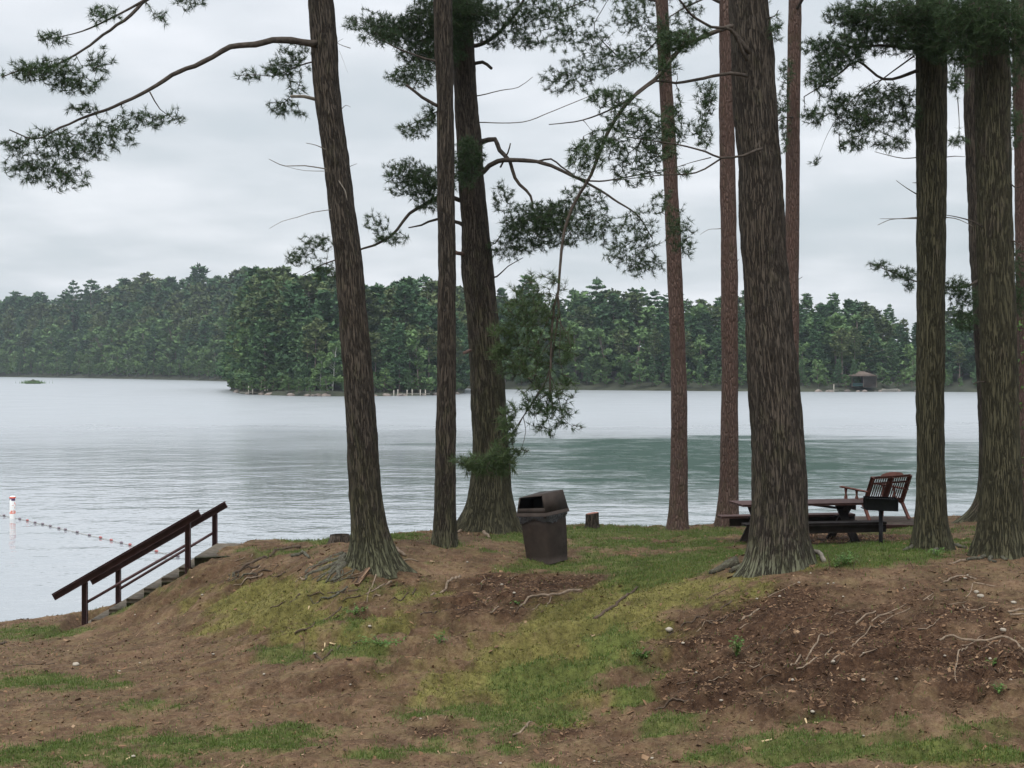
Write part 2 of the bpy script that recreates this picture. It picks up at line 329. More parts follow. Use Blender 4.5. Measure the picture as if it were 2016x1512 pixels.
def gz(x, y):
    x = np.asarray(x, float); y = np.asarray(y, float); z = gz0(x, y)
    sl = 1.0
    rough = sstep(18.5, 16, y)
    b = (fbm(x*1.1, y*1.1, 2, 4)-.5)*.10+(fbm(x*5, y*5, 4, 3)-.5)*.05
    # the bank is scuffed: little terraces running across the slope
    bank = np.exp(-((z-1.75)/.42)**2)*sstep(-9, -6, x)
    t = fbm(x*1.6+y*.5, y*4.5-x*.9, 7, 4); b = b+bank*(sstep(.45, .6, t)-.5)*.15+bank*(fbm(x*9, y*9, 11, 3)-.5)*.09
    z = z+b*np.where(z < .2, .2, 1)
    # the soil is dug away under the stair
    q = np.maximum(np.maximum(-8.15-x, x+5.35), np.maximum(24.98-y, y-27.4)); ln = 2.098-.10+(x+5.59)*(.185/.31)-.10
    return np.where(q < .3, np.minimum(z, ln+np.maximum(q, 0)*1.6), z)
def axis_(a, b, lo, hi, step, far):
    c = list(np.arange(lo, hi, step)); s = step; v = lo
    while v > a: s = min(s*1.25, far); v -= s; c.insert(0, v)
    s = step; v = c[-1]
    while v < b: s = min(s*1.25, far); v += s; c.append(v)
    return np.array(c)
gx = axis_(-120, 120, -10.8, 10.8, .055, 6); gy = axis_(-60, 46, 13.2, 29.6, .055, 5)
X, Y = np.meshgrid(gx, gy); Z = gz(X, Y)
g_, m_, d_ = masks(X, Y, gz0(X, Y))
gm = MB(); nx = len(gx); ii = (np.arange(len(gy)-1)[:, None]*nx+np.arange(nx-1)[None]).ravel()
gm.add(np.stack([X, Y, Z], -1).reshape(-1, 3), np.stack([ii, ii+1, ii+nx+1, ii+nx], -1), 0, np.stack([g_, m_, d_], -1).reshape(-1, 3))
def f(k, b, out):
    v = k.coord('Object'); a = k.N.new('ShaderNodeAttribute'); a.attribute_name = 'patch'; sp = k.N.new('ShaderNodeSeparateXYZ'); k.L.new(a.outputs['Vector'], sp.inputs[0])
    n1 = k.noise(v, 1.3, 6, .65); n2 = k.noise(v, 14, 5, .7); n3 = k.noise(v, 60, 3, .7); n4 = k.noise(v, 4, 5, .7)
    soil = k.ramp(k.math('ADD', k.math('MULTIPLY', n1, .4), k.math('MULTIPLY', n2, .6)), [(.33, (.072, .041, .024)), (.5, (.130, .080, .048)), (.66, (.205, .138, .087))])
    soil = k.mix(k.ramp(n4, [(.45, 0.0), (.7, .5)]), soil, (.20, .16, .075))
    dk = k.ramp(n2, [(.3, (.026, .014, .009)), (.55, (.075, .042, .025)), (.72, (.15, .09, .052))])
    col = k.mix(sp.outputs[2], soil, dk)
    moss = k.ramp(n2, [(.3, (.085, .075, .028)), (.5, (.155, .145, .042)), (.7, (.225, .205, .065))])
    col = k.mix(k.math('MULTIPLY', sp.outputs[1], .85), col, moss)
    gr = k.ramp(n2, [(.3, (.06, .072, .022)), (.6, (.105, .135, .036))])
    col = k.mix(k.math('MULTIPLY', sp.outputs[0], .8), col, gr)
    fl = k.ramp(n3, [(.32, .72), (.6, 1.0)]); col = k.mix(1.0, col, fl, 'MULTIPLY')
    col = k.mix(1.0, col, k.ramp(k.noise(v, 2.1, 5, .7), [(.36, .62), (.62, 1.12)]), 'MULTIPLY')
    # wet sand at the lake's edge
    p = k.N.new('ShaderNodeSeparateXYZ'); k.L.new(v, p.inputs[0])
    col = k.mix(k.ramp(k.math('MULTIPLY', p.outputs[2], 1.0), [(.12, 1.0), (.38, 0.0)]), col, (.16, .115, .085))
    k.L.new(col, b.inputs['Base Color']); b.inputs['Roughness'].default_value = .95; b.inputs['Specular IOR Level'].default_value = .12
    h = k.math('ADD', k.math('MULTIPLY', n2, 1.0), k.math('MULTIPLY', n3, .5)); k.L.new(k.bump(h, .9, .035), b.inputs['Normal'])
M['ground'] = mat('ground', f)
tag(gm.build('ground', M['ground'], smooth=True, at='patch'), kind='structure')

def project(p): D = np.maximum(p[..., 1], .1); return CX+p[..., 0]/D*F, HY+(CH-p[..., 2])/D*F
def on(px, py, lo=13, hi=30.4, lift=0):
    # the point of the ground seen at a photo pixel
    D = np.arange(lo, hi, .02); x = (px-CX)/F*D; zr = CH-(py-HY)/F*D; g = gz(x, D); k = np.where(g >= zr)[0]
    i = k[0] if len(k) else np.argmin(zr-g)
    return np.array([x[i], D[i], g[i]+lift])
def patch_z(x, y): return float(gz(np.array([float(x)]), np.array([float(y)]))[0])

# ------------------------------------------------------------------ grass, moss and litter (stuff)
def scatter(n, fn, lo=13.6, hi=30.6):
    y = lo+(hi-lo)*rng.random(n)**1.25; x = (rng.random(n)*2-1)*(.375*y+.4)
    z0 = gz0(x, y); g, m, d = masks(x, y, z0); keep = (rng.random(n) < fn(g, m, d, x, y)) & (z0 > .15)
    x, y = x[keep], y[keep]; return np.stack([x, y, gz(x, y)], -1), np.stack([g, m, d], -1)[keep]
def blades(p, hgt, wd, lean=.5, name='grass', mt=None, label=None, cat=None):
    n = len(p); a = rng.random(n)*2*math.pi; h = hgt*(.5+rng.random(n)); 
    side = np.stack([np.cos(a), np.sin(a), np.zeros(n)], -1)*(wd*(.6+.8*rng.random(n)))[:, None]
    b = rng.random(n)*2*math.pi; l = lean*rng.random(n)
    d = np.stack([np.cos(b)*l, np.sin(b)*l, np.sqrt(1-np.minimum(l, .97)**2)], -1)*h[:, None]
    mid = p+d*.55+np.array([0, 0, 1])*h[:, None]*.08; tip = p+d+np.stack([np.cos(b), np.sin(b), -np.ones(n)*.3], -1)*(h*l*.25)[:, None]
    V = np.stack([p-side-np.array([0, 0, .01]), p+side-np.array([0, 0, .01]), mid+side*.7, mid-side*.7, tip], 1).reshape(-1, 3)
    i = np.arange(n)*5; t = MB(); t.add(V, np.stack([i, i+1, i+2, i+3], -1)); t.f.append(np.stack([i+3, i+2, i+4], -1)); t.m.append(np.zeros(n, int))
    return tag(t.build(name, mt), label, cat, kind='stuff')
M['grass'] = leafmat('grass_blades', (.062, .088, .02), (.108, .165, .036), (.19, .21, .075), .3)
M['moss'] = leafmat('moss_tufts', (.095, .085, .024), (.165, .16, .04), (.27, .235, .085), .2, .8)
M['litter'] = leafmat('needle_litter', (.09, .055, .03), (.19, .12, .07), (.30, .2, .12), .05, .9)
gp, _ = scatter(420000, lambda g, m, d, x, y: np.clip(g*.95+.02, 0, 1))
blades(gp, .040, .0042, .8, 'grass', M['grass'], 'short patchy green grass on the bank and the flat top', 'grass')
mp_, _ = scatter(230000, lambda g, m, d, x, y: m*.9*(1-.5*g))
blades(mp_, .024, .007, .95, 'moss', M['moss'], 'yellow green moss and thin turf on the bank', 'moss')
lp, _ = scatter(110000, lambda g, m, d, x, y: (.35+.6*d)*(1-.6*g)*(1-.5*m))
def litter(p, L, W, name, mt, label, cat):
    n = len(p); a = rng.random(n)*2*math.pi; t = rng.normal(0, .3, n); L = L*(.4+rng.random(n)**2*1.6)
    d = np.stack([np.cos(a)*np.cos(t), np.sin(a)*np.cos(t), np.sin(t)], -1)*L[:, None]; s = np.stack([-np.sin(a), np.cos(a), rng.normal(0, .6, n)], -1)*(W*(.5+rng.random(n)))[:, None]
    c = p+np.array([0, 0, .009]); V = np.stack([c-d-s, c+d-s*.6, c+d*.9+s, c-d*.8+s+np.array([0, 0, .006])], 1).reshape(-1, 3); i = np.arange(n)*4
    t = MB(); t.add(V, np.stack([i, i+1, i+2, i+3], -1)); return tag(t.build(name, mt), label, cat, kind='stuff')
litter(lp, .020, .003, 'needle_litter', M['litter'], 'brown fallen pine needles and bark crumbs on bare soil', 'litter')

M['leaf_litter'] = leafmat('leaf_litter', (.06, .035, .022), (.19, .11, .06), (.38, .27, .17), .05, .9)
dp, _ = scatter(26000, lambda g, m, d, x, y: (.25+.75*d)*(1-.8*g)*(1-.6*m)); litter(dp, .026, .012, 'leaf_litter', M['leaf_litter'], 'dry leaves, cone scales and bark flakes strewn on the bank', 'litter')
# ------------------------------------------------------------------ lake
def f(k, b, out):
    v = k.coord('Object'); p = k.N.new('ShaderNodeSeparateXYZ'); k.L.new(v, p.inputs[0])
    # calmer water near our shore, breeze-ruffled water further out (edge wanders)
    wn = k.noise(k.coord('Object', scale=(.022, .05, 1)), 1, 3, .55)
    yy = k.math('ADD', p.outputs[1], k.math('MULTIPLY', k.math('SUBTRACT', wn, .5), 46))
    xx = k.math('ADD', p.outputs[0], k.math('MULTIPLY', k.math('SUBTRACT', wn, .5), 14))
    far = k.ramp(k.math('DIVIDE', yy, 300), [(.22, 0.0), (.50, 1.0)])
    fa = k.noise(k.coord('Object', scale=(.30, .42, 1)), 1.0, 2, .5)
    fb = k.noise(k.coord('Object', scale=(.9, 1.1, 1)), 1.0, 3, .55)
    fc = k.noise(k.coord('Object', scale=(3.0, 4.0, 1)), 1.0, 2, .5)
    gust = k.ramp(k.noise(k.coord('Object', scale=(.03, .035, 1)), 1, 4, .6), [(.35, .45), (.65, 1.0)])
    h = k.math('ADD', k.math('MULTIPLY', fa, .085), k.math('ADD', k.math('MULTIPLY', fb, .05), k.math('MULTIPLY', fc, .010)))
    h = k.math('MULTIPLY', h, gust)
    nn = k.bump(h, k.ramp(far, [(0, .8), (1, 1.0)]), 1.0)
    k.L.new(k.math('ADD', k.ramp(far, [(0, .05), (1, .24)]), k.math('MULTIPLY', far, k.math('MULTIPLY', k.noise(k.coord('Object', scale=(.12, .10, 1)), 1, 5, .7), .24))), b.inputs['Roughness'])
    # the far trees' reflection, painted into the water as a ragged dark green patch
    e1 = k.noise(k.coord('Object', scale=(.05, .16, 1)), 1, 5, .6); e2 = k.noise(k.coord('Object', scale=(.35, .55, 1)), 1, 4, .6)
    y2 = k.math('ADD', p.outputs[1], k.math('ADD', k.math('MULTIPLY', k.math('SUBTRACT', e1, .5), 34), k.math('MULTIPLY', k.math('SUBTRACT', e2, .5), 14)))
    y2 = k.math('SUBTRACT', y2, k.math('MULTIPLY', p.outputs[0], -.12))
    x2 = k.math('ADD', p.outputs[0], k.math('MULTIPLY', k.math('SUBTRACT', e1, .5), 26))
    weed = k.math('MULTIPLY', k.ramp(k.math('DIVIDE', y2, 200), [(.24, 0.0), (.36, 1.0)]), k.ramp(k.math('DIVIDE', y2, 200), [(.53, 1.0), (.56, 0.0)]))  # mask of the painted tree reflection, not plants in the water
    weed = k.math('MULTIPLY', weed, k.ramp(k.math('DIVIDE', k.math('ADD', x2, 20), 60), [(.22, 0.0), (.42, 1.0)]))  # painted tree reflection limited across x
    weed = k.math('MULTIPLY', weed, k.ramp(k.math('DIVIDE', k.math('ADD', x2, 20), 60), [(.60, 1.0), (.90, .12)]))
    weed = k.math('MULTIPLY', weed, k.ramp(k.math('ADD', k.math('MULTIPLY', e2, .7), k.math('MULTIPLY', weed, .3)), [(.34, .3), (.54, 1.0)]))  # noise breaks up the painted reflection
    col = k.mix(weed, (.26, .28, .295), (.03, .06, .05)); k.L.new(col, b.inputs['Base Color'])  # water colour goes dark green inside the painted reflection
    k.L.new(k.ramp(weed, [(0, .5), (1, .02)]), b.inputs['Specular IOR Level'])  # less gloss inside the painted reflection
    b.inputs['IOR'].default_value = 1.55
    df = k.N.new('ShaderNodeBsdfDiffuse'); df.inputs[0].default_value = (.045, .068, .058, 1); ms = k.N.new('ShaderNodeMixShader')  # dark diffuse layer that paints the reflected trees over the sky's gloss
    k.L.new(k.math('MULTIPLY', weed, k.ramp(k.noise(k.coord('Object', scale=(.45, .35, 1)), 1, 4, .65), [(.40, .18), (.54, .95)])), ms.inputs[0])  # mask of the painted reflection drives the dark layer
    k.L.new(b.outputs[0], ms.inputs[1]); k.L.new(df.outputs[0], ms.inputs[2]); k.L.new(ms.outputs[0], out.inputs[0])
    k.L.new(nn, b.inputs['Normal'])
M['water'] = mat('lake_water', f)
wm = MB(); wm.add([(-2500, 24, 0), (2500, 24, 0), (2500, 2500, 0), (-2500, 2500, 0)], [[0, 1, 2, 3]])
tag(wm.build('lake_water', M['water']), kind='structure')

# ------------------------------------------------------------------ near pines
def trunk_mesh(name, prof, D, D2, base, parent, material, sides=72, flare=.5, lich=(1.0, .5), knots=(), seed=0, ztop=16.5, furrow=.011, moss_h=3.0, amp=.012):
    # prof: (column, row, width in photo pixels) from the top of the frame down; D at the base, D2 at the frame's top
    rows = [q[1] for q in prof]; 
    zt = []; cs = []; rs = []
    for (px, py, wd) in prof:
        f_ = (py-rows[-1])/(rows[0]-rows[-1]); d = D+(D2-D)*f_
        p = P(px, py, d); cs.append(p); rs.append(wd/F*d/2)
    cs = np.array(cs); rs = np.array(rs)
    # continue to the top in the same line, and a little into the ground
    dv = (cs[0]-cs[2])/max(cs[0][2]-cs[2][2], .1); tp = cs[0]+dv*(ztop-cs[0][2]); cs = np.vstack([tp, cs]); rs = np.r_[rs[0]*.45, rs]
    dv = (cs[-1]-cs[-2]); dv = dv/abs(dv[2]); cs = np.vstack([cs, cs[-1]+dv*.35]); rs = np.r_[rs, rs[-1]]
    cs = cs[::-1]; rs = rs[::-1]; zz = cs[:, 2]
    # the flare is modelled, not the pixel width at the foot
    gz_b = base[2]; 
    n = int((ztop-zz[0])/.05); Zs = np.linspace(zz[0], ztop, n)
    cx = np.interp(Zs, zz, cs[:, 0]); cy = np.interp(Zs, zz, cs[:, 1]); rr = np.interp(Zs, zz, rs)
    ker = np.ones(15)/15
    def sm(a): return np.convolve(np.pad(a, 7, mode='edge'), ker, 'valid')
    cx, cy, rr = sm(cx), sm(cy), sm(rr)
    th = np.linspace(0, 2*math.pi, sides, endpoint=False)
    hh = np.maximum(Zs-gz_b, -.2)
    r0 = rr[:, None]*np.ones((n, sides)); rm = rs.max()
    lob = .5+.5*np.cos(th*5+seed+1.2*np.sin(th*2+seed))+.35*np.cos(3*th+seed*2)
    r0 = r0+rm*flare*np.exp(-hh/.28)[:, None]*(.55+.75*lob[None])+rm*flare*.25*np.exp(-hh/.9)[:, None]
    u = np.cos(th)[None]*rr[:, None]; v_ = np.sin(th)[None]*rr[:, None]; zc = Zs[:, None]*np.ones((1, sides))
    nz = fbm(u*20+seed, v_*20, zc*3.2, 3); r0 = r0+(np.abs(nz-.5)*2-.25)*furrow*2+(fbm(u*3, v_*3, zc*1.2+seed, 3)-.5)*rm*.16
    for (kpx, kpy, ks) in knots:
        kz = CH-(kpy-HY)/F*D; i = np.argmin(abs(Zs-kz)); off = ((kpx-CX)/F*D-cx[i])/rr[i]
        ka = -math.pi/2+math.asin(np.clip(off, -1, 1)); da = (th-ka+math.pi) % (2*math.pi)-math.pi
        q = ((da[None]*rr[:, None]/ks)**2+((Zs-kz)[:, None]/ks)**2); r0 = r0+ks*.55*np.exp(-q*1.2)-ks*.5*np.exp(-q*7)
    V = np.stack([cx[:, None]+r0*np.cos(th), cy[:, None]+r0*np.sin(th), zc], -1).reshape(-1, 3)
    bk = np.stack([u+seed, v_, zc], -1).reshape(-1, 3)
    li = np.zeros((n, sides, 3)); li[..., 0] = (lich[0]*np.exp(-hh/.45)[:, None]+.05); li[..., 1] = lich[1]*np.clip(1-hh/moss_h, 0, 1)[:, None]
    i = np.arange(n-1)[:, None]*sides; j = np.arange(sides)[None]; j2 = (j+1) % sides
    m = MB(); m.add(V, np.stack([i+j, i+j2, i+sides+j2, i+sides+j], -1).reshape(-1, 4), 0, bk)
    o = m.build(name, material, parent, True, 'bk'); A = o.data.attributes.new('li', 'FLOAT_VECTOR', 'POINT'); A.data.foreach_set('vector', li.astype(np.float32).ravel())
    def at(z):  # centre and radius at a height
        return np.array([np.interp(z, Zs, cx), np.interp(z, Zs, cy), z]), float(np.interp(z, Zs, rr))
    return at
def curve(pts, step=.12):
    pts = np.asarray(pts, float); n = len(pts)
    if n == 2: k = max(2, int(np.linalg.norm(pts[1]-pts[0])/step)); return pts[0]+(pts[1]-pts[0])*np.linspace(0, 1, k+1)[:, None]
    q = np.vstack([2*pts[0]-pts[1], pts, 2*pts[-1]-pts[-2]]); out = []
    for i in range(1, n):
        a, b, c, d = q[i-1], q[i], q[i+1], q[i+2]; k = max(2, int(np.linalg.norm(c-b)/step)); t = np.linspace(0, 1, k, endpoint=False)[:, None]
        out.append(.5*((2*b)+(-a+c)*t+(2*a-5*b+4*c-d)*t**2+(-a+3*b-3*c+d)*t**3))
    return np.vstack(out+[pts[-1:]])
def tufts(pos, dr, L=.11, K=16, W=.0038, spread=1.0):
    n = len(pos); m = n*K
    p = np.repeat(pos, K, 0)+rng.normal(0, .008, (m, 3)); d = np.repeat(dr, K, 0)+rng.normal(0, spread*.62, (m, 3)); d /= np.linalg.norm(d, axis=1, keepdims=True)
    s = np.cross(d, rng.normal(0, 1, (m, 3))); s /= np.linalg.norm(s, axis=1, keepdims=True); l = L*(.6+.6*rng.random(m))[:, None]
    V = np.stack([p-s*W, p+s*W, p+d*l+s*W*.25-np.array([0, 0, .1])*l], 1).reshape(-1, 3); i = np.arange(m)*3
    return V, np.stack([i, i+1, i+2], -1)
def branch(parent, pts, r0, r1, clouds=(), name='branch', material=None, needles='needles', twig_r=.0055, stub=False, K=13, L=.105, sag=.10, step=.062, side=()):
    """pts: world points. clouds: (centre, radii, count) ellipsoids of twig tips that the twigs grow out to"""
    c = curve(pts); n = len(c); t = np.linspace(0, 1, n); rad = r0+(r1-r0)*t**.8
    c = c+np.cumsum(rng.normal(0, 1, c.shape), 0)*min(.006, r0*.12)
    m = MB(); m.tube(c, rad, 9 if r0 > .02 else 6, noise=.08)
    for sp, ra, rb in side:
        m.tube(curve(sp), np.linspace(ra, rb, len(curve(sp))), 6, noise=.1)
    nodes = [q for q in c[int(n*.12):]]
    for sp, ra, rb in side: nodes += list(curve(sp))
    nodes = np.array(nodes); tp = []; td = []
    tips = []
    for (cc, rr, cnt) in clouds:
        cnt = int(cnt*(1.9 if cnt < 100 else 2.9))
        q = rng.normal(0, 1, (cnt, 3)); q /= np.linalg.norm(q, axis=1, keepdims=True); q *= (rng.random((cnt, 1))**.45)
        q2 = np.asarray(cc)+q*np.asarray(rr); tips.append(q2)
    if tips:
        tips = np.vstack(tips); dd = np.array([np.min(np.linalg.norm(nodes-q, axis=1)) for q in tips]); tips = tips[np.argsort(dd)]
        for q in tips:
            d = np.linalg.norm(nodes-q, axis=1); i = np.argmin(d); a = nodes[i]; L_ = d[i]
            if L_ < .05: tp.append(q); td.append(rng.normal(0, 1, 3)); continue
            if rng.random() < .16: bare = True
            else: bare = False
            k = max(3, int(L_/.07)+1); s = np.linspace(0, 1, k)[:, None]
            off = rng.normal(0, .14, 3)*L_; path = a+(q-a)*s+(off+np.array([0, 0, -sag*L_]))*np.sin(s*math.pi)
            m.tube(path, np.linspace(twig_r*(1+min(L_, 1)*1.3), twig_r*.45, k), 4, cap=False)
            nodes = np.vstack([nodes, path[1:]])
            dr = (path[-1]-path[-2]); dr = dr/np.linalg.norm(dr); ln = min(L_, .34)
            for s_ in np.arange(0, 0 if bare else ln, step*(.7+.7*rng.random())):
                f_ = 1-s_/L_; x = a+(q-a)*f_+(off+np.array([0, 0, -sag*L_]))*math.sin(f_*math.pi)
                tp.append(x); td.append(dr*.7+rng.normal(0, .35, 3)+np.array([0, 0, .25]))
    o = m.build(name, material or M['limb'], parent, True)
    if tp:
        V, Fc = tufts(np.array(tp), np.array(td), L, K); t2 = MB(); t2.add(V, Fc); t2.build('needles', M[needles], o)
    return o
def px_pts(lst, D, D2=None):
    D2 = D if D2 is None else D2; n = len(lst)
    return [P(a, b, D+(D2-D)*i/(n-1)) for i, (a, b) in enumerate(lst)]
def cl(px, py, rx, ry, D, n, rd=None):
    s = D/F; return (P(px, py, D), (rx*s, rd or max(.25, .6*max(rx, ry)*s), ry*s), n)
def crown(parent, at, z0, z1, n, reach, dens=70, K=13):
    for i in range(n):
        z = z0+(z1-z0)*(i+.5)/n; c, r = at(z); a = rng.random()*6.283; L = reach*(.7+.5*rng.random())*(1-.4*(z-z0)/(z1-z0+.1))
        d = np.array([math.cos(a), math.sin(a), 0]); pts = [c+d*r*.5, c+d*L*.35+[0, 0, .25], c+d*L*.7+[0, 0, .3], c+d*L+[0, 0, .15]]
        branch(parent, pts, .035, .01, [(pts[2], (L*.3, L*.3, .3), int(dens*.5)), (pts[3], (L*.25, L*.25, .28), int(dens*.5))], K=K, step=.075)
def pine(label, prof, D, D2, sides, **kw):
    base = on(*kw.pop('foot', (prof[-1][0], prof[-1][1])), lo=D-3, hi=D+2) if False else P(prof[-1][0], prof[-1][1], D)
    base[2] = patch_z(base[0], base[1]); nm = kw.pop('name', 'pine_tree'); grp = kw.pop('group', 'pines standing on the bank')
    e = empty(nm, base, label, 'tree', grp); mt = kw.pop('material', M['bark'])
    return e, trunk_mesh('trunk', prof, D, D2, base, e, mt, sides, **kw)

# leaning pine with the lichen-grey roots
D1 = 22.5
t1, at1 = pine('leaning pine with grey green lichen on its spread roots, left of the bin', [(632,0,52),(643,175,52),(666,350,52),(685,500,54),(706,750,56),(715,900,60),(722,1005,62),(733,1086,66)], D1, 22.3, 96, flare=.5, lich=(1.35, .7), knots=[(660,235,.07),(664,320,.09),(672,345,.06),(672,478,.09),(700,665,.05)], seed=.4)
branch(t1, px_pts([(625,84),(611,83),(573,75),(535,76),(500,85),(451,92),(399,122),(340,149),(295,181),(243,208),(180,233),(121,257),(70,278),(20,262)], 22.2, 20.6), .062, .008,
  [cl(60,330,55,34,20.8,70), cl(120,350,60,32,20.9,60), cl(150,290,70,40,21,90), cl(215,265,60,36,21.1,60), cl(90,270,60,22,20.8,30), cl(30,285,26,24,20.6,28), cl(280,235,60,22,21.3,40), cl(345,232,20,18,21.5,14), cl(170,215,50,14,21,16)], twig_r=.005, side=[(px_pts([(295,181),(315,215),(345,235)], 21.4), .012, .004)])
branch(t1, px_pts([(622,-150),(540,-120),(400,-60),(299,-5),(260,31),(208,69),(167,101),(104,132),(52,139),(7,153)], 22.2, 20.5), .06, .008,
  [cl(50,140,50,22,20.6,50), cl(110,140,60,28,20.7,80), cl(150,165,60,22,20.8,60), cl(190,120,36,34,20.9,22), cl(105,75,32,16,20.8,24), cl(205,32,34,22,20.9,26), cl(320,35,14,12,21.3,7), cl(375,5,34,12,21.5,18)], twig_r=.005, side=[(px_pts([(299,-8),(240,25),(160,62),(75,80)], 21.2, 20.8), .022, .005)])
branch(t1, px_pts([(640,120),(615,122),(575,135),(540,150),(500,148),(472,150)], 22.4, 23), .016, .004, [cl(580,115,40,36,22.6,50), cl(545,138,34,18,22.7,40), cl(490,148,26,14,23,16), cl(555,212,36,18,22.9,28), cl(585,175,20,22,22.7,10), cl(590,225,18,12,22.7,8)])
branch(t1, px_pts([(650,200),(622,195),(598,190),(572,190)], 22.4, 22.1), .03, .024, name='broken_branch', material=M['dead_limb'])
for pl, ra in (([(655,300),(640,294),(622,286),(602,282)], .012), ([(660,335),(640,332),(600,326),(562,327),(543,320),(529,313)], .013), ([(660,338),(640,337),(600,336),(565,328)], .008),
               ([(668,408),(650,413),(615,418),(585,428),(555,436),(530,450)], .009), ([(690,95),(664,85),(676,76)], .007), ([(668,345),(664,350),(680,375),(684,395)], .016), ([(684,330),(698,324),(703,322)], .006), ([(672,215),(681,207),(690,211)], .007),([(668,100),(676,120),(684,142)], .003)):
    branch(t1, px_pts(pl, 22.3, 22.0), ra, ra*.35, name='dead_twig', material=M['dead_limb'])
crown(t1, at1, 11.6, 16, 8, 2.4, 70)

# slim pine and the stout pine behind it
D2_ = 24.0
t2, at2 = pine('slim straight pine beside the stout pine, left of the bin', [(871,0,38),(876,180,34),(878,350,34),(880,525,36),(879,750,37),(876,1005,41),(877,1072,46)], D2_, 24, 64, flare=.16, lich=(.8, .6), seed=2.1, furrow=.008)
branch(t2, px_pts([(866,210),(855,205),(830,190),(797,166)], 24, 23.8), .034, .024, name='broken_branch', material=M['limb'])
branch(t2, px_pts([(868,120),(850,118),(820,110),(770,90),(735,65)], 24, 24.5), .026, .006, [cl(820,150,55,26,24.3,70), cl(790,150,36,18,24.4,26), cl(750,70,50,22,24.5,50), cl(730,40,40,26,24.5,36)])
branch(t2, px_pts([(868,215),(850,225),(820,240),(790,255)], 24, 24.2), .014, .004, [cl(845,230,30,26,24.1,40), cl(815,255,36,22,24.2,40)])
crown(t2, at2, 11.8, 16, 7, 2.0, 60)

D3 = 27.0
t3, at3 = pine('stout dark pine with wide flared foot just left of the bin', [(905,0,44),(912,110,46),(917,200,47),(929,350,51),(940,525,62),(960,750,64),(966,900,68),(968,1000,80),(964,1043,86)], D3, 26.6, 96, flare=.62, lich=(.4, 1.0), knots=[(915,505,.1),(930,630,.05),(952,772,.06),(945,812,.06)], seed=1.3, moss_h=6)
branch(t3, px_pts([(925,278),(947,278),(975,274),(985,295),(1006,316),(1017,350),(1048,385),(1055,413)], 26.8, 26.2), .062, .02, [cl(1020,440,40,40,26.2,50), cl(1060,430,60,38,26.1,110)], side=[(px_pts([(985,330),(1000,300),(1005,282)], 26.4), .02, .012)])
branch(t3, px_pts([(935,345),(954,337),(982,318),(1058,318),(1121,344),(1156,361),(1208,392),(1253,420),(1285,470)], 26.7, 25.6), .055, .009,
  [cl(1110,440,70,50,26,170), cl(1140,400,60,36,26,90), cl(1180,450,36,40,25.8,50), cl(1250,460,50,50,25.7,90), cl(1265,520,46,30,25.7,60), cl(1215,500,30,30,25.7,24), cl(1300,400,36,30,25.6,24), cl(1340,450,34,50,25.6,40), cl(1355,490,22,24,25.6,14)],
  side=[(px_pts([(1058,318),(1085,313),(1105,328),(1127,343)], 26.4, 26.2), .02, .016), (px_pts([(1121,344),(1180,357),(1300,335),(1350,325)], 26.1, 25.6), .02, .006)])
branch(t3, px_pts([(955,470),(975,480),(990,455),(1010,430)], 26.8, 26.4), .02, .006, [cl(1000,490,44,24,26.5,60), cl(1050,480,50,22,26.3,60), cl(990,390,24,34,26.5,34), cl(1010,450,34,30,26.4,40)])
branch(t3, px_pts([(925,400),(900,392),(870,385),(835,400),(805,418),(790,435),(768,462),(735,480),(710,487),(665,505),(625,520),(590,540)], 26.8, 26.3), .05, .006,
  [cl(840,360,60,34,26.5,170), cl(800,335,50,24,26.5,80), cl(850,395,46,24,26.4,70), cl(780,360,30,30,26.5,30), cl(740,440,26,26,26.4,24), cl(770,470,40,16,26.4,26), cl(620,480,40,20,26.3,40), cl(590,505,34,20,26.3,34), cl(640,530,34,22,26.3,32), cl(690,470,16,14,26.3,10)])
branch(t3, px_pts([(925,455),(905,440),(860,432),(830,444),(805,449)], 26.8, 26.6), .045, .012, name='broken_branch')
branch(t3, px_pts([(932,300),(925,300),(918,320),(925,350)], 26.4, 25.9), .02, .006, [cl(925,310,34,44,25.9,120), cl(905,350,46,26,25.9,60)])
branch(t3, px_pts([(925,130),(950,122),(968,135)], 26.7, 26.3), .04, .028, name='broken_branch')
branch(t3, px_pts([(915,90),(950,85),(985,60),(1020,20),(1045,-30)], 26.7, 26), .045, .02, [cl(1010,40,50,40,26.2,100), cl(1040,80,36,18,26.2,44), cl(1070,20,44,34,26.1,80), cl(970,80,34,20,26.3,30)])
branch(t3, px_pts([(905,40),(880,60),(850,70),(800,40)], 26.3, 25.8), .04, .01, [cl(880,40,90,56,25.9,560), cl(850,105,70,36,25.9,260), cl(780,60,60,32,25.9,170), cl(700,45,34,14,25.9,24), cl(920,20,80,30,25.8,150)])
branch(t3, px_pts([(925,190),(945,188),(985,178),(1020,172),(1048,152)], 26.8, 26.2), .014, .005, name='dead_twig', material=M['dead_limb'])
branch(t3, px_pts([(935,241),(955,241),(1030,240),(1080,222),(1120,205),(1180,180)], 26.8, 25.8), .012, .006, name='dead_twig', material=M['dead_limb'])
branch(t3, px_pts([(965,545),(978,545),(1000,525),(1030,508)], 26.8, 26.6), .022, .006, name='dead_twig')
branch(t3, px_pts([(926,690),(919,694),(914,696)], 26.6, 26.4), .03, .03, name='broken_branch', material=M['red_bark'])
branch(t3, px_pts([(912,500),(902,499),(896,497)], 26.6, 26.3), .04, .035, name='broken_branch', material=M['red_bark'])
crown(t3, at3, 12.2, 16.5, 9, 2.8, 90)

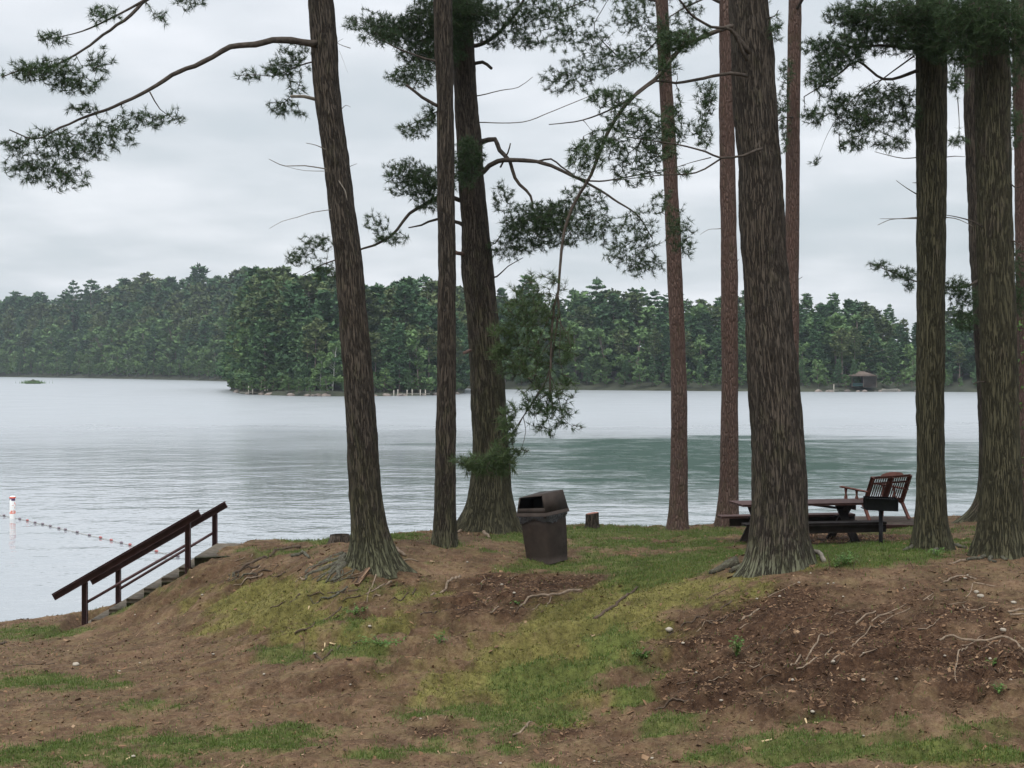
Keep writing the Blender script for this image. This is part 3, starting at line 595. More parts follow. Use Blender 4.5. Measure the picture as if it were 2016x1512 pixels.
# red pines by the water
kw = dict(material=M['red_bark'], flare=.25, lich=(.15, .25), furrow=.004, name='red_pine_tree', group='slender reddish pines by the water')
ta, ata = pine('reddish slender pine at the water, first right of the bin', [(1303,0,25),(1311,180,26),(1317,280,28),(1328,525,30),(1337,750,31),(1337,960,33),(1334,1042,36)], 28.2, 28.2, 56, knots=[(1333,520,.05),(1327,625,.06),(1335,680,.05),(1338,835,.05)], seed=3.3, **dict(kw))
kw['name'] = 'red_pine_tree'
tb, atb = pine('reddish pine at the water just left of the biggest trunk', [(1430,0,28),(1431,280,30),(1436,525,33),(1437,750,33),(1435,960,36),(1432,1038,40)], 28.5, 28.4, 56, knots=[(1440,625,.06),(1432,690,.05),(1436,860,.05)], seed=4.3, **dict(kw))
tc_, atc = pine('reddish pine mostly hidden behind the biggest trunk', [(1565,0,26),(1561,280,27),(1559,525,28),(1558,750,29),(1556,960,30),(1555,1042,33)], 29.0, 29, 48, knots=[(1566,600,.05)], seed=5.3, **dict(kw))
for t, at, D in ((ta, ata, 28.2), (tb, atb, 28.4), (tc_, atc, 29)): crown(t, at, 12.4, 16.3, 6, 2.0, 60)
branch(tb, px_pts([(1432,-40),(1400,-10),(1340,20),(1290,50)], 28.4, 27.6), .03, .008, [cl(1300,60,60,34,27.8,80), cl(1240,30,50,40,27.6,70), cl(1360,25,30,24,28,30)])
branch(ta, px_pts([(1305,60),(1290,85),(1250,120),(1200,150)], 28.1, 27.4), .02, .006, [cl(1250,110,44,30,27.6,60), cl(1190,120,60,34,27.3,80), cl(1130,150,50,36,27.2,70), cl(1160,70,50,40,27.3,60), cl(1100,60,40,50,27.3,60), cl(1090,160,30,30,27.1,30)], side=[(px_pts([(1215,110),(1170,60),(1185,20),(1210,-20)], 27.5), .012, .006)])
branch(tc_, px_pts([(1562,230),(1540,232),(1522,245)], 28.9, 28.2), .02, .008, [cl(1540,210,20,30,28.3,26), cl(1545,150,16,40,28.3,26), cl(1545,270,12,40,28.3,20)])
branch(tb, px_pts([(1422,450),(1410,451),(1395,452),(1378,462)], 28.3, 28), .009, .003, name='dead_twig', material=M['dead_limb'])
for pl, D in (([(1340,443),(1350,440)], 28), ([(1448,520),(1455,510)], 28.2), ([(1572,550),(1580,545)], 28.8), ([(1568,590),(1578,588)], 28.8)): branch(ta if pl[0][0] < 1400 else tc_ if pl[0][0] > 1560 else tb, px_pts(pl, D), .008, .004, name='dead_twig')

# the biggest trunk
D5 = 20.5
t5, at5 = pine('thickest pine, in front of the picnic table, bark deeply furrowed', [(1473,0,80),(1483,140,84),(1493,280,87),(1505,525,87),(1523,750,98),(1532,900,102),(1536,1000,104),(1532,1112,110)], D5, 20.6, 120, flare=.26, lich=(1.0, .35), knots=[(1478,120,.07),(1487,297,.07),(1510,690,.12),(1525,722,.07),(1548,930,.05)], seed=.9, furrow=.014)
branch(t5, px_pts([(1480,110),(1440,60),(1435,53),(1343,92),(1300,142),(1253,180),(1218,222),(1187,278),(1162,340),(1131,392),(1110,451),(1102,525),(1098,570),(1090,600),(1085,675),(1082,757),(1090,800)], 20.3, 19.2), .038, .013,
  [cl(1060,560,60,30,19.5,26), cl(1040,620,66,50,19.4,85), cl(1030,700,70,54,19.4,85), cl(1110,680,40,40,19.4,26), cl(1080,770,60,30,19.3,26)], needles='needles_bright', K=12, L=.125,
  side=[(px_pts([(1097,580),(1100,610),(1090,680),(1075,750),(1030,820),(1010,850),(985,885)], 19.5, 19.2), .016, .005), (px_pts([(1097,590),(1105,640),(1120,675),(1128,690)], 19.5), .008, .003)])
branch(t5, px_pts([(1075,750),(1030,820),(1010,860),(985,890),(950,905)], 19.3, 18.9), .009, .004, [cl(950,915,50,24,19,80), cl(990,900,34,40,19,60), cl(910,905,22,12,18.9,14), cl(1000,840,20,50,19,36), cl(985,650,30,16,19.3,16), cl(985,690,22,12,19.3,14)], needles='needles_bright', K=13, L=.125)
for pl in ([(1098,570),(1104,640),(1102,700),(1112,745)], [(1090,600),(1070,650),(1050,690)], [(1086,670),(1064,700),(1052,740)], [(1084,740),(1100,780),(1108,822),(1128,840)], [(1060,770),(1050,800),(1062,840)], [(1030,820),(1035,850),(1026,885)], [(1090,620),(1118,660),(1124,700)], [(1084,760),(1076,800),(1084,850)]):
    branch(t5, px_pts(pl, 19.4, 19.2), .007, .0025, [cl(pl[-1][0], pl[-1][1], 22, 14, 19.2, 5)], name='hanging_twig', K=11)
branch(t5, px_pts([(1082,757),(1085,800),(1100,830)], 19.3, 19.2), .006, .003, [cl(1090,815,46,34,19.2,34), cl(1060,790,40,22,19.2,20), cl(1040,800,30,20,19.2,12)], K=14, L=.10)
branch(t5, px_pts([(1470,120),(1440,60),(1400,55),(1360,30),(1345,10),(1310,-30)], 20.2, 19.2), .028, .012, [cl(1330,82,44,22,19.6,90), cl(1370,70,30,20,19.8,30)])
branch(t5, px_pts([(1470,150),(1438,145),(1400,152),(1330,165),(1290,160),(1240,195),(1180,225),(1130,238),(1080,242)], 20.2, 19.2), .028, .006, [cl(1310,130,30,30,19.7,30), cl(1240,230,50,36,19.4,60), cl(1200,280,44,34,19.3,50), cl(1280,260,46,40,19.6,60), cl(1160,300,44,36,19.2,44), cl(1200,190,50,26,19.4,50), cl(1250,330,60,44,19.5,60), cl(1330,240,30,50,19.8,40), cl(1140,320,26,40,19.2,20)])
branch(t5, px_pts([(1500,293),(1485,297),(1465,307),(1420,312),(1390,300),(1330,285),(1260,275),(1230,270)], 19.95, 19.3), .022, .006, [cl(1380,260,26,40,19.7,26), cl(1390,190,24,40,19.8,34), cl(1350,340,20,10,19.6,8), cl(1300,300,44,22,19.5,24)], side=[(px_pts([(1420,312),(1370,340),(1300,345),(1210,355)], 19.7, 19.4), .014, .005), (px_pts([(1400,310),(1360,320),(1330,330)], 19.7), .008, .003)])
branch(t5, px_pts([(1510,35),(1525,32),(1532,20)], 20.3, 20.1), .012, .006, [cl(1530,60,14,24,20.2,14)])
crown(t5, at5, 11.2, 16, 9, 2.6, 90)

# right-hand pines
t6, at6 = pine('straight dark mossy pine right of the pedestal grill', [(1834,0,62),(1834,150,60),(1833,525,56),(1832,750,54),(1832,900,53),(1833,1000,56),(1835,1082,64)], 22.0, 22, 80, flare=.30, lich=(.9, 1.15), seed=6.1, moss_h=16)
for pl in ([(1808,310),(1780,312),(1750,306),(1723,299)], [(1808,384),(1785,370),(1764,355)], [(1808,428),(1780,430),(1752,433),(1728,444)], [(1808,430),(1775,430),(1733,430)], [(1858,310),(1880,308),(1900,309)], [(1856,428),(1880,430),(1900,438),(1915,446)], [(1806,360),(1797,360)]):
    branch(t6, px_pts(pl, 22, 21.7), .010, .004, name='dead_twig', material=M['dead_limb'])
branch(t6, px_pts([(1830,100),(1790,95),(1730,90),(1680,95),(1640,85)], 22, 21.6), .04, .009, [cl(1740,60,90,50,21.8,220), cl(1660,100,60,40,21.6,130), cl(1620,130,34,34,21.6,50), cl(1680,30,60,30,21.7,110), cl(1600,90,24,24,21.6,26)])
branch(t6, px_pts([(1830,120),(1860,90),(1850,60)], 21.9, 21.2), .03, .01, [cl(1830,60,80,60,21.4,260), cl(1870,90,60,40,21.2,130), cl(1800,20,120,30,21.3,160)])
branch(t6, px_pts([(1835,120),(1790,145),(1740,155),(1690,120),(1660,140),(1610,175),(1585,190)], 22, 21.5), .032, .007, [cl(1740,190,64,26,21.7,90), cl(1700,230,60,30,21.7,90), cl(1780,230,34,40,21.8,60), cl(1650,205,40,26,21.6,50), cl(1620,160,36,22,21.5,50), cl(1600,230,26,20,21.5,26), cl(1760,285,40,14,21.7,34), cl(1680,285,34,14,21.7,24), cl(1605,318,9,7,21.5,4), cl(1700,250,60,40,21.7,50)], side=[(px_pts([(1740,155),(1700,175),(1640,245),(1610,310)], 21.6), .008, .002), (px_pts([(1800,110),(1745,150),(1690,195)], 21.9), .016, .006)])
crown(t6, at6, 11.4, 16, 8, 2.5, 90)

t8, at8 = pine('pine standing behind the rightmost thick pine, leaning a little', [(1926,0,50),(1922,200,50),(1938,525,52),(1950,750,54),(1960,900,56),(1962,1018,64)], 27.6, 27.4, 64, flare=.75, lich=(.5, .6), seed=7.7)
branch(t8, px_pts([(1930,548),(1910,560),(1880,565),(1840,560),(1800,550),(1750,530),(1715,515)], 27.4, 26.6), .03, .006, [cl(1770,540,36,14,26.8,50), cl(1730,522,22,10,26.6,20), cl(1880,565,44,24,27,80), cl(1900,590,34,26,27,60), cl(1900,632,30,24,27,60), cl(1790,562,16,12,26.8,14)], L=.10)
branch(t8, px_pts([(1915,160),(1890,165),(1870,170)], 27.4, 27), .02, .006, [cl(1885,160,24,34,27,50), cl(1885,278,24,12,27.2,24)])
crown(t8, at8, 12.4, 16.3, 6, 2.2, 80)
t7, at7 = pine('thick pine at the right edge, pale root flare over bare soil', [(1950,0,66),(1954,200,67),(1958,400,68),(1960,525,69),(1968,750,71),(1972,900,72),(1972,1000,76),(1972,1097,84)], 21.0, 21, 96, flare=.34, lich=(.7, 1.0), knots=[(1965,685,.05),(1995,1060,.09)], seed=8.4, moss_h=16)
branch(t7, px_pts([(1950,60),(1960,40),(1985,30)], 20.8, 20.2), .03, .01, [cl(1960,50,70,60,20.3,280), cl(1900,30,60,50,20.4,150), cl(1900,110,40,26,20.5,60), cl(2010,90,30,60,20.3,80)])
for pl in ([(1936,448),(1915,436),(1885,428),(1862,424)], [(1940,752),(1928,752),(1916,757)], [(1985,470),(2005,480),(2020,490)], [(1982,350),(2000,370),(2020,362)]):
    branch(t7, px_pts(pl, 20.9, 20.6), .014, .005, name='dead_twig', material=M['limb'])
crown(t7, at7, 11, 16, 8, 2.5, 90)
t9, at9 = pine('slim pine cut off by the right edge of the photo', [(2004,0,26),(2010,300,26),(2014,600,27),(2016,900,28),(2017,1030,30)], 29.5, 29.5, 40, flare=.25, lich=(.3, .5), seed=9.2, material=M['red_bark'])
branch(t9, px_pts([(2010,480),(1998,500),(1985,520)], 29.4, 29), .02, .006, [cl(1995,530,24,50,29,80), cl(2000,590,18,40,29,50), cl(1992,140,22,60,29,70), cl(1995,250,16,50,29,50)])
crown(t9, at9, 12.8, 16.3, 5, 2.0, 70)

# ------------------------------------------------------------------ far shores and their trees
def f(k, b, out):
    n = k.noise(k.coord('Object'), .12, 5, .6); k.L.new(k.ramp(n, [(.3, (.02, .026, .016)), (.7, (.045, .05, .028))]), b.inputs['Base Color']); b.inputs['Roughness'].default_value = 1
M['far_ground'] = mat('far_shore_ground', f)
SH = {  # shoreline in (column, distance); the waterline row follows from the distance
 'left': [(-900,700),(-200,680),(0,640),(200,570),(380,500),(520,440),(640,400),(800,380)],
 'island': [(452,305),(462,285),(480,268),(540,255),(640,247),(760,250),(850,256),(905,268),(915,285)],
 'right': [(760,360),(870,338),(960,320),(1150,308),(1500,292),(1650,288),(1800,290),(2016,280),(2400,270),(2900,265)]}
def shore(name):
    s = SH[name]; return np.array([[(a-CX)/F*d, d] for a, d in s])
def strip(name, pts, depth, hill, label_z=1.0):
    m = MB(); c = curve(np.c_[pts, np.zeros(len(pts))], 3)[:, :2]; n = len(c)
    rows = [(-2, -1.0), (0, .12), (1.5, .5)]+[(depth*t, .9+hill*math.sin(t*math.pi/2)) for t in (.12, .25, .4, .6, .8, 1)]
    if name == 'island_ground': rows += [(depth+4, -1)]
    V = []
    for dd, z in rows:
        q = c.copy(); 
        if name == 'island_ground': ctr = c.mean(0)+[0, depth*.5]; q[:, 1] += dd; q[:, 0] = ctr[0]+(q[:, 0]-ctr[0])*(1-.12*max(0, dd)/depth)
        else: q[:, 1] += dd; q[:, 0] *= 1+.0012*dd
        V.append(np.c_[q, z+(fbm(q[:, 0]*.1, q[:, 1]*.1, 3, 3)-.5)*(.8 if dd > 0 else .2)])
    V = np.stack(V); r = len(rows); i = (np.arange(r-1)[:, None]*n+np.arange(n-1)[None]).ravel()
    m.add(V.reshape(-1, 3), np.stack([i, i+1, i+n+1, i+n], -1)); return tag(m.build(name, M['far_ground'], smooth=True), kind='structure')
strip('far_shore', shore('left'), 160, 14); strip('island_ground', shore('island'), 60, 1.5); strip('far_shore', shore('right'), 130, 10)

def fleaf(name, c1, c2, c3):
    def f(k, b, out):
        oi = k.N.new('ShaderNodeObjectInfo'); g = k.N.new('ShaderNodeNewGeometry')
        v = k.math('ADD', k.math('MULTIPLY', g.outputs['Random Per Island'], .6), k.math('MULTIPLY', oi.outputs['Random'], .4))
        col = k.ramp(v, [(.12, c1), (.5, c2), (.9, c3)]); k.L.new(col, b.inputs['Base Color']); b.inputs['Roughness'].default_value = .8; b.inputs['Specular IOR Level'].default_value = .15
    return mat(name, f)
M['f_pine'] = fleaf('far_pine_foliage', (.040, .085, .042), (.066, .125, .056), (.105, .17, .075))
M['f_dull'] = fleaf('far_olive_foliage', (.058, .086, .038), (.09, .122, .05), (.13, .16, .068))
M['f_leaf'] = fleaf('far_broadleaf_foliage', (.075, .132, .052), (.11, .18, .068), (.15, .235, .09))
M['f_bark'] = simple('far_bark', (.16, .13, .11), .9, .3, 1, 0, .1)
M['f_birch'] = simple('birch_bark', (.55, .55, .5), .8, .2, 1, 0, .1)
def clump_quads(c, n, sx, sz, size, up=.3):
    q = rng.normal(0, 1, (n, 3)); q /= np.linalg.norm(q, axis=1, keepdims=True); q *= rng.random((n, 1))**.4
    p = c+q*np.array([sx, sx, sz]); d = rng.normal(0, 1, (n, 3)); d[:, 2] = np.abs(d[:, 2])*up+.1; d += q*.8; d /= np.linalg.norm(d, axis=1, keepdims=True)
    s = np.cross(d, rng.normal(0, 1, (n, 3))); s /= np.linalg.norm(s, axis=1, keepdims=True); l = (size*(.5+rng.random(n)))[:, None]
    return np.stack([p-d*l*.4-s*l*.12, p+s*l*.45, p+d*l, p-s*l*.4], 1).reshape(-1, 3), np.arange(n*4).reshape(-1, 4)
def far_mesh(kind, h, seed):
    global rng; keep = rng; rng = np.random.default_rng(seed); m = MB(); lean = rng.normal(0, .015, 2)
    def ax(z): return np.array([lean[0]*z+.15*math.sin(z*.4+seed), lean[1]*z, z])
    if kind in ('pine', 'open', 'red'):
        m.tube([ax(z) for z in np.linspace(-.5, h, 9)], np.linspace(h*.013, .03, 9), 6, mat=1)
        z0 = h*{'pine': .10, 'open': .42, 'red': .5}[kind]; z = z0; 
        while z < h*.99:
            t = (z-z0)/(h-z0)
            if kind == 'pine': L = h*(.19*(1-t)**.75+.025)
            elif kind == 'open': L = h*.17*(math.sin(math.pi*min(1, t*.75+.28))**.8)+.3
            else: L = h*.14*math.sqrt(max(0, 1-(2*t-.8)**2*.6))*(1 if t < .9 else .6)
            nb = rng.integers(3, 6); a0 = rng.random()*6.28
            for i in range(nb):
                a = a0+i*6.283/nb+rng.normal(0, .35); l = L*(.45+.75*rng.random()); d = np.array([math.cos(a), math.sin(a), .12 if kind != 'open' else .32])
                b0 = ax(z); tip = b0+d*l; m.tube([b0, b0+d*l*.5, tip], [.05*h/20, .035*h/20, .015], 3, mat=1, cap=False)
                k = max(2, int(l/.55)); 
                for j in range(k):
                    f_ = .35+.65*(j+.7)/k; c = b0+d*l*f_; v, q = clump_quads(c, 9, .46, .2 if kind != 'red' else .38, .52, .5); m.add(v, q, 0)
            z += h*(.034 if kind == 'pine' else .048)*(.7+.6*rng.random())
        v, q = clump_quads(ax(h*.985), 14, .25, .5, .4, 1.5); m.add(v, q, 0)
    else:
        nt_ = 1 if kind == 'leaf' else 2
        lobes = []
        for s in range(nt_):
            d = rng.normal(0, .10, 2); m.tube([[0, 0, -.3], [d[0]*h*.4, d[1]*h*.4, h*.4], [d[0]*h, d[1]*h, h*.85]], [h*.014, h*.01, .03], 6, mat=1)
            nl = 17
            for i in range(nl):
                z = h*(.14+.8*(i+.5)/nl); wdt = h*.24*math.sin(math.pi*min(.97, (z/h)*.8+.12)); a = rng.random()*6.28; r = wdt*rng.random()**.5
                c = np.array([d[0]*z+math.cos(a)*r, d[1]*z+math.sin(a)*r, z]); lobes.append(c)
                m.tube([[d[0]*z*.8, d[1]*z*.8, z*.8], c], [.05, .02], 3, mat=1, cap=False)
        for c in lobes: v, q = clump_quads(c, 62, h*.085, h*.055, .40, .4); m.add(v, q, 0)
    rng = keep; return m
LEAF = {'pine': 'f_pine', 'open': 'f_pine', 'red': 'f_dull', 'leaf': 'f_leaf', 'birch': 'f_leaf'}
NAME = {'pine': 'far_pine_tree', 'open': 'far_pine_tree', 'red': 'far_pine_tree', 'leaf': 'far_broadleaf_tree', 'birch': 'far_birch_tree'}
PRO = {}; RAW = {}
for kind, cnt, hh in (('pine', 6, 18), ('open', 4, 20), ('red', 4, 18), ('leaf', 5, 9), ('birch', 2, 10)):
    PRO[kind] = []; RAW[kind] = []
    for i in range(cnt):
        m = far_mesh(kind, hh, 100+i*7+len(kind)); RAW[kind].append((m, hh))
        o = m.build(NAME[kind], [M[LEAF[kind]], M['f_birch'] if kind == 'birch' else M['f_bark']]); PRO[kind].append((o, hh, [False]))
def put(kind, x, y, z, h, label, group, var=None, wid=1.0):
    o, hh, used = PRO[kind][rng.integers(len(PRO[kind])) if var is None else var]
    if used[0]: o = o.copy(); C.objects.link(o)
    else: used[0] = True
    s = h/hh; o.location = (x, y, z); o.scale = (s*wid, s*wid, s); o.rotation_euler = (0, 0, rng.random()*6.28)
    tag(o, label, 'tree', group); return o
WOOD = MB()
def wood_add(kind, x, y, z, h):
    m, hh = RAW[kind][rng.integers(len(RAW[kind]))]; s = h/hh; a = rng.random()*6.28; Mx = rot(0, 0, a)*s; Mx[:2] *= 1.35
    off = {'f_pine': 0, 'f_dull': 1, 'f_leaf': 2}[LEAF[kind]]; V = np.concatenate(m.v)@Mx.T+np.array([x, y, z]); base = WOOD.n
    WOOD.v.append(V); WOOD.at.append(np.zeros_like(V)); WOOD.n += len(V)
    for f_, mm in zip(m.f, m.m): WOOD.f.append(f_+base); WOOD.m.append(np.where(mm == 0, off, 3))
SKY = {'left': [(-900,590),(-40,588),(60,586),(120,585),(190,582),(250,556),(330,552),(400,546),(470,540),(560,548),(800,560)],
       'island': [(450,650),(470,590),(500,560),(560,548),(640,546),(700,556),(780,552),(850,560),(900,600),(915,690)],
       'right': [(760,560),(870,566),(960,578),(1000,578),(1100,580),(1160,560),(1220,572),(1290,562),(1350,580),(1420,580),(1500,578),(1590,576),(1650,580),(1710,592),(1745,612),(1800,628),(1860,606),(1920,610),(2016,600),(2900,590)]}
LB = {'left': 'the far left shore', 'island': 'the wooded island', 'right': 'the far right shore'}
def rows_on(name, spacing, rows, ground, mixes, indiv):
    c = curve(np.c_[shore(name), np.zeros(len(SH[name]))], .5)[:, :2]; s = np.r_[0, np.cumsum(np.linalg.norm(np.diff(c, axis=0), axis=1))]
    for ri, (dd, hf) in enumerate(rows):
        u = rng.random()*spacing
        while u < s[-1]:
            x = np.interp(u, s, c[:, 0]); y0 = np.interp(u, s, c[:, 1]); y = y0+dd+rng.normal(0, 1.6)
            if name == 'island': cc = c[:, 0].mean(); x = cc+(x-cc)*(1-.12*dd/60)
            px = CX+x/y*F; z = ground(dd)
            top = np.interp(px, [q[0] for q in SKY[name]], [q[1] for q in SKY[name]])
            H = (HY-top)/F*y+CH-z; h = H*(hf*(1+rng.normal(0, .07))); kind = rng.choice(mixes[ri][0], p=mixes[ri][1])
            if kind in ('leaf', 'birch'): h = min(h, 8+8*rng.random()+(6 if name == 'left' else 0))
            h = max(h, 1.6)
            inframe = -30 < px < 2050
            if inframe and ri in indiv:
                kd = {'pine': 'dark layered pine', 'open': 'open crowned white pine', 'red': 'dull olive pine', 'leaf': 'green bushy broadleaf tree', 'birch': 'pale stemmed birch'}[kind]
                w_ = 'at the waterline of' if ri == 0 else 'rising on the skyline of' if ri >= len(rows)-2 else 'in the wood on'
                put(kind, x, y, z-.2, h, f'{kd} {w_} {LB[name]}', f'{kd}s {w_} {LB[name]}', wid=1.0+rng.random()*.35)
            else: wood_add(kind, x, y, z-.2, h)
            u += spacing*(.6+.8*rng.random())
pm = (['pine', 'red', 'leaf'], [.42, .33, .25]); fm = (['leaf', 'pine', 'birch'], [.66, .26, .08]); mm_ = (['pine', 'leaf', 'red'], [.4, .38, .22]); tm = (['pine', 'open', 'red'], [.40, .28, .32])
rows_on('left', 5.4, [(2, .16), (5, .32), (13, .55), (26, .70), (44, .86), (60, .97), (75, 1.0)], lambda d: .9+14*math.sin(min(d/160, 1)*1.57), [(['leaf'], [1.]), fm, mm_, pm, pm, pm, tm], (1, 3, 6))
rows_on('island', 2.6, [(1.2, .14), (3, .22), (6, .62), (11, .86), (18, .97), (26, 1.0)], lambda d: .7+1.5*math.sin(min(d/60, 1)*1.57), [(['leaf'], [1.]), (['leaf', 'pine'], [.6, .4]), (['pine', 'red', 'leaf'], [.45, .35, .2]), (['pine', 'red'], [.6, .4]), (['pine', 'red'], [.5, .5]), tm], (1, 2, 4))
rows_on('right', 3.6, [(1.8, .14), (4, .28), (9, .6), (15, .76), (22, .86), (33, .93), (46, .99)], lambda d: .9+10*math.sin(min(d/130, 1)*1.57), [(['leaf'], [1.]), (['leaf', 'pine'], [.5, .5]), mm_, (['pine', 'leaf', 'red'], [.6, .25, .15]), (['pine', 'red', 'leaf'], [.7, .15, .15]), pm, tm], (1, 2, 6))
def lone(kind, px, top, D, label, z=3, wid=1.0, var=0):
    h = (HY-top)/F*D+CH-z; return put(kind, (px-CX)/F*D, D, z, h, label, None, var, wid)
lone('open', 142, 552, 650, 'left one of the two tall pines standing above the far left skyline', 8, 1.0, 1)
lone('open', 180, 550, 650, 'right one of the two tall pines standing above the far left skyline', 8, 1.15, 2)
lone('pine', 1027, 542, 350, 'pointed pine standing highest on the skyline between the bin tree and hanging branch', 6, 1.25, 3)
lone('open', 1166, 548, 345, 'round topped pine above the skyline just right of the hanging branch', 6, 1.1, 3)
lone('open', 1752, 600, 338, 'open pine on the skyline slope above the boathouse roof', 7, .9, 0)
lone('leaf', 1150, 572, 330, 'pale green broadleaf crown on the skyline right of the hanging branch', 7, 1.2, 1)
lone('birch', 655, 668, 251, 'pale green birch with white stems at the island shore beside the leaning pine', 1, .8, 0)
lone('birch', 630, 690, 252, 'yellow green birch on the island, left of the white stemmed birch', 1, .9, 1)
lone('leaf', 455, 690, 300, 'rounded bright green bush at the left tip of the island', .8, .9, 2)
lone('leaf', 1795, 700, 290, 'bright green bush on the far shore just right of the boathouse', 1, .8, 3)
lone('leaf', 1612, 705, 290, 'low bright green tree by the far water left of the boathouse', 1, .8, 4)
for k in PRO:
    for o, hh, used in PRO[k]:
        if not used[0]: bpy.data.objects.remove(o)
tag(WOOD.build('far_wood', [M['f_pine'], M['f_dull'], M['f_leaf'], M['f_bark']]), 'dense mixed wood filling the far shores behind the front trees', 'woodland', kind='stuff')

# ------------------------------------------------------------------ buildings, docks, islet and floats on the lake
M['roofing'] = simple('brown_roofing', (.12, .095, .08), .9, .2, 2, .2, .1)
M['dark_wall'] = simple('dark_boathouse_wall', (.07, .06, .055), .8, .2, 1, 0, .2)
M['teal'] = simple('teal_boat_cover', (.06, .12, .12), .6, .15, 1, 0, .2)
M['pale_wood'] = simple('pale_dock_wood', (.33, .31, .27), .85, .2, 3, 0, .1)
M['stone'] = simple('shore_stone', (.2, .17, .15), .9, .35, 1.5, .4, .2)
DB = 291.0
bx, bz = (1696-CX)/F*DB, .9
e = empty('boathouse', (bx, DB, bz), 'small dark boathouse with hipped brown roof on the far right shore', 'boathouse')
m = MB(); m.box((bx+1.3, DB, bz+1.15), (2.6, 3.8, 2.3), bev=.02)
m.box((bx, DB+1.8, bz+1.15), (4.9, .15, 2.3), bev=.02); m.build('wall', M['dark_wall'], e)
for dx in (-2.4, -.1, 2.4):
    m = MB(); m.box((bx+dx+(.12 if dx > 2 else 0), DB-2, bz+1.15), (.16, .16, 2.3), bev=.01); m.build('post', M['f_bark'], e)
m = MB(); hw, hd = 2.9, 2.5
m.add([(bx-hw, DB-hd, bz+2.25), (bx+hw, DB-hd, bz+2.25), (bx+hw, DB+hd, bz+2.25), (bx-hw, DB+hd, bz+2.25), (bx-.5, DB, bz+3.25), (bx+.5, DB, bz+3.25)], [[0, 1, 5, 4], [2, 3, 4, 5], [0, 3, 2, 1]]); m.f.append(np.array([[1, 2, 5], [3, 0, 4]])); m.m.append(np.zeros(2, int))
m.build('roof', M['roofing'], e)
m = MB(); m.box((bx-1.2, DB-1.2, bz+.55), (2.1, 1.6, .6), bev=.1); m.build('boat_cover', M['teal'], e)
def dock(label, px0, px1, D, posts, cat='dock', z=.42, ph=1.1):
    x0, x1 = (px0-CX)/F*D, (px1-CX)/F*D; e = empty('dock', ((x0+x1)/2, D, 0), label, cat)
    m = MB(); m.box(((x0+x1)/2, D, z), (x1-x0, 1.3, .14), bev=.01); m.build('deck', M['pale_wood'], e)
    for p in posts:
        m = MB(); x = (p-CX)/F*D; m.tube([(x, D-.75, -.8), (x, D-.75, z+ph*(.8+.3*rng.random()))], .09, 8); m.build('post', M['pale_wood'], e)
dock('low pale dock with thin posts at the left tip of the island', 472, 556, 262, (491, 499, 523, 528))
dock('weathered dock with short posts on the island, between the leaning and slim pines', 790, 846, 249, (776, 784, 802, 812, 828, 838), ph=.8)
dock('small pale dock on the far right shore left of the boathouse', 1632, 1650, 285, (1640,))
def rowboat(px, D, label, L=3.2):
    x = (px-CX)/F*D; e = empty('rowboat', (x, D, 0), label, 'boat'); m = MB(); n = 9; V = []
    for i in range(n):
        t = i/(n-1)*2-1; wd = .62*(1-abs(t)**2.6)+.02; V += [(x+t*L/2, D-wd, .62+.12*t*t), (x+t*L/2, D-wd*.6, .1), (x+t*L/2, D+wd*.6, .1), (x+t*L/2, D+wd, .62+.12*t*t)]
    F_ = []
    for i in range(n-1):
        for j in range(3): a = i*4+j; F_.append([a, a+1, a+5, a+4])
    m.add(V, F_); m.build('hull', M['pale_wood'], e, True)
    for t in (-.4, .35): m = MB(); m.box((x+t*L/2, D, .5), (.25, 1.0, .04)); m.build('seat', M['f_bark'], e)
rowboat(1752, 284, 'small pale rowboat pulled up right of the far boathouse')
def rock(name, c, s, seed, mt, label, cat, group=None, flat=.6):
    a = np.linspace(0, 2*math.pi, 14, endpoint=False); b = np.linspace(-1.3, 1.5, 7); V = []
    for bb in b:
        for aa in a:
            d = np.array([math.cos(aa)*math.cos(bb), math.sin(aa)*math.cos(bb), math.sin(bb)]); r = .75+.5*float(vn(d[0]*1.6+seed, d[1]*1.6, d[2]*1.6)); V.append(np.array(c)+d*r*s*np.array([1, 1, flat]))
    m = MB(); i = (np.arange(6)[:, None]*14+np.arange(14)[None]).ravel(); j = (np.arange(6)[:, None]*14+(np.arange(14)[None]+1) % 14).ravel()
    m.add(V, np.stack([i, j, j+14, i+14], -1)); m.add([V[-14+k] for k in range(14)]+[np.mean(V[-14:], 0)], np.zeros((0, 3), int)); n0 = m.n
    m.f.append(np.stack([n0-15+np.arange(14), n0-15+(np.arange(14)+1) % 14, np.full(14, n0-1)], -1)); m.m.append(np.zeros(14, int))
    return tag(m.build(name, mt, smooth=True), label, cat, group)
for i in range(46):
    isl = i < 30; nm = 'island' if isl else 'right'; c = curve(np.c_[shore(nm), np.zeros(len(SH[nm]))], .5)[:, :2]
    px = rng.uniform(462, 900) if isl else rng.uniform(1600, 1800); k = np.argmin(abs(CX+c[:, 0]/c[:, 1]*F-px)); s = .35+.5*rng.random()
    rock('shore_rock', (c[k, 0]+rng.normal(0, .3), c[k, 1]-.5+rng.random(), .05), s, i, M['stone'], 'low brown rock at the waterline of '+('the wooded island' if isl else 'the far right shore'), 'rock', 'shore rocks of '+('the island' if isl else 'the far right shore'))
pts = []; x0, D0 = (65-CX)/F*410, 410
m = MB(); m.tube([(x0-2.2, D0, .05), (x0, D0, .35), (x0+2.2, D0, .05)], [.1, 1.0, .1], 10); islet = empty('islet', (x0, D0, 0), 'tiny grassy islet low in the water near the far left shore', 'islet'); m.build('mud', M['far_ground'], islet)
n = 700; p = np.stack([x0+rng.normal(0, 1.4, n), D0+rng.normal(0, .6, n), np.full(n, .1)], -1); a = rng.normal(0, .25, (n, 3)); a[:, 2] = 1; s = np.array([.06, 0, 0]); l = rng.uniform(.4, 1.1, (n, 1))
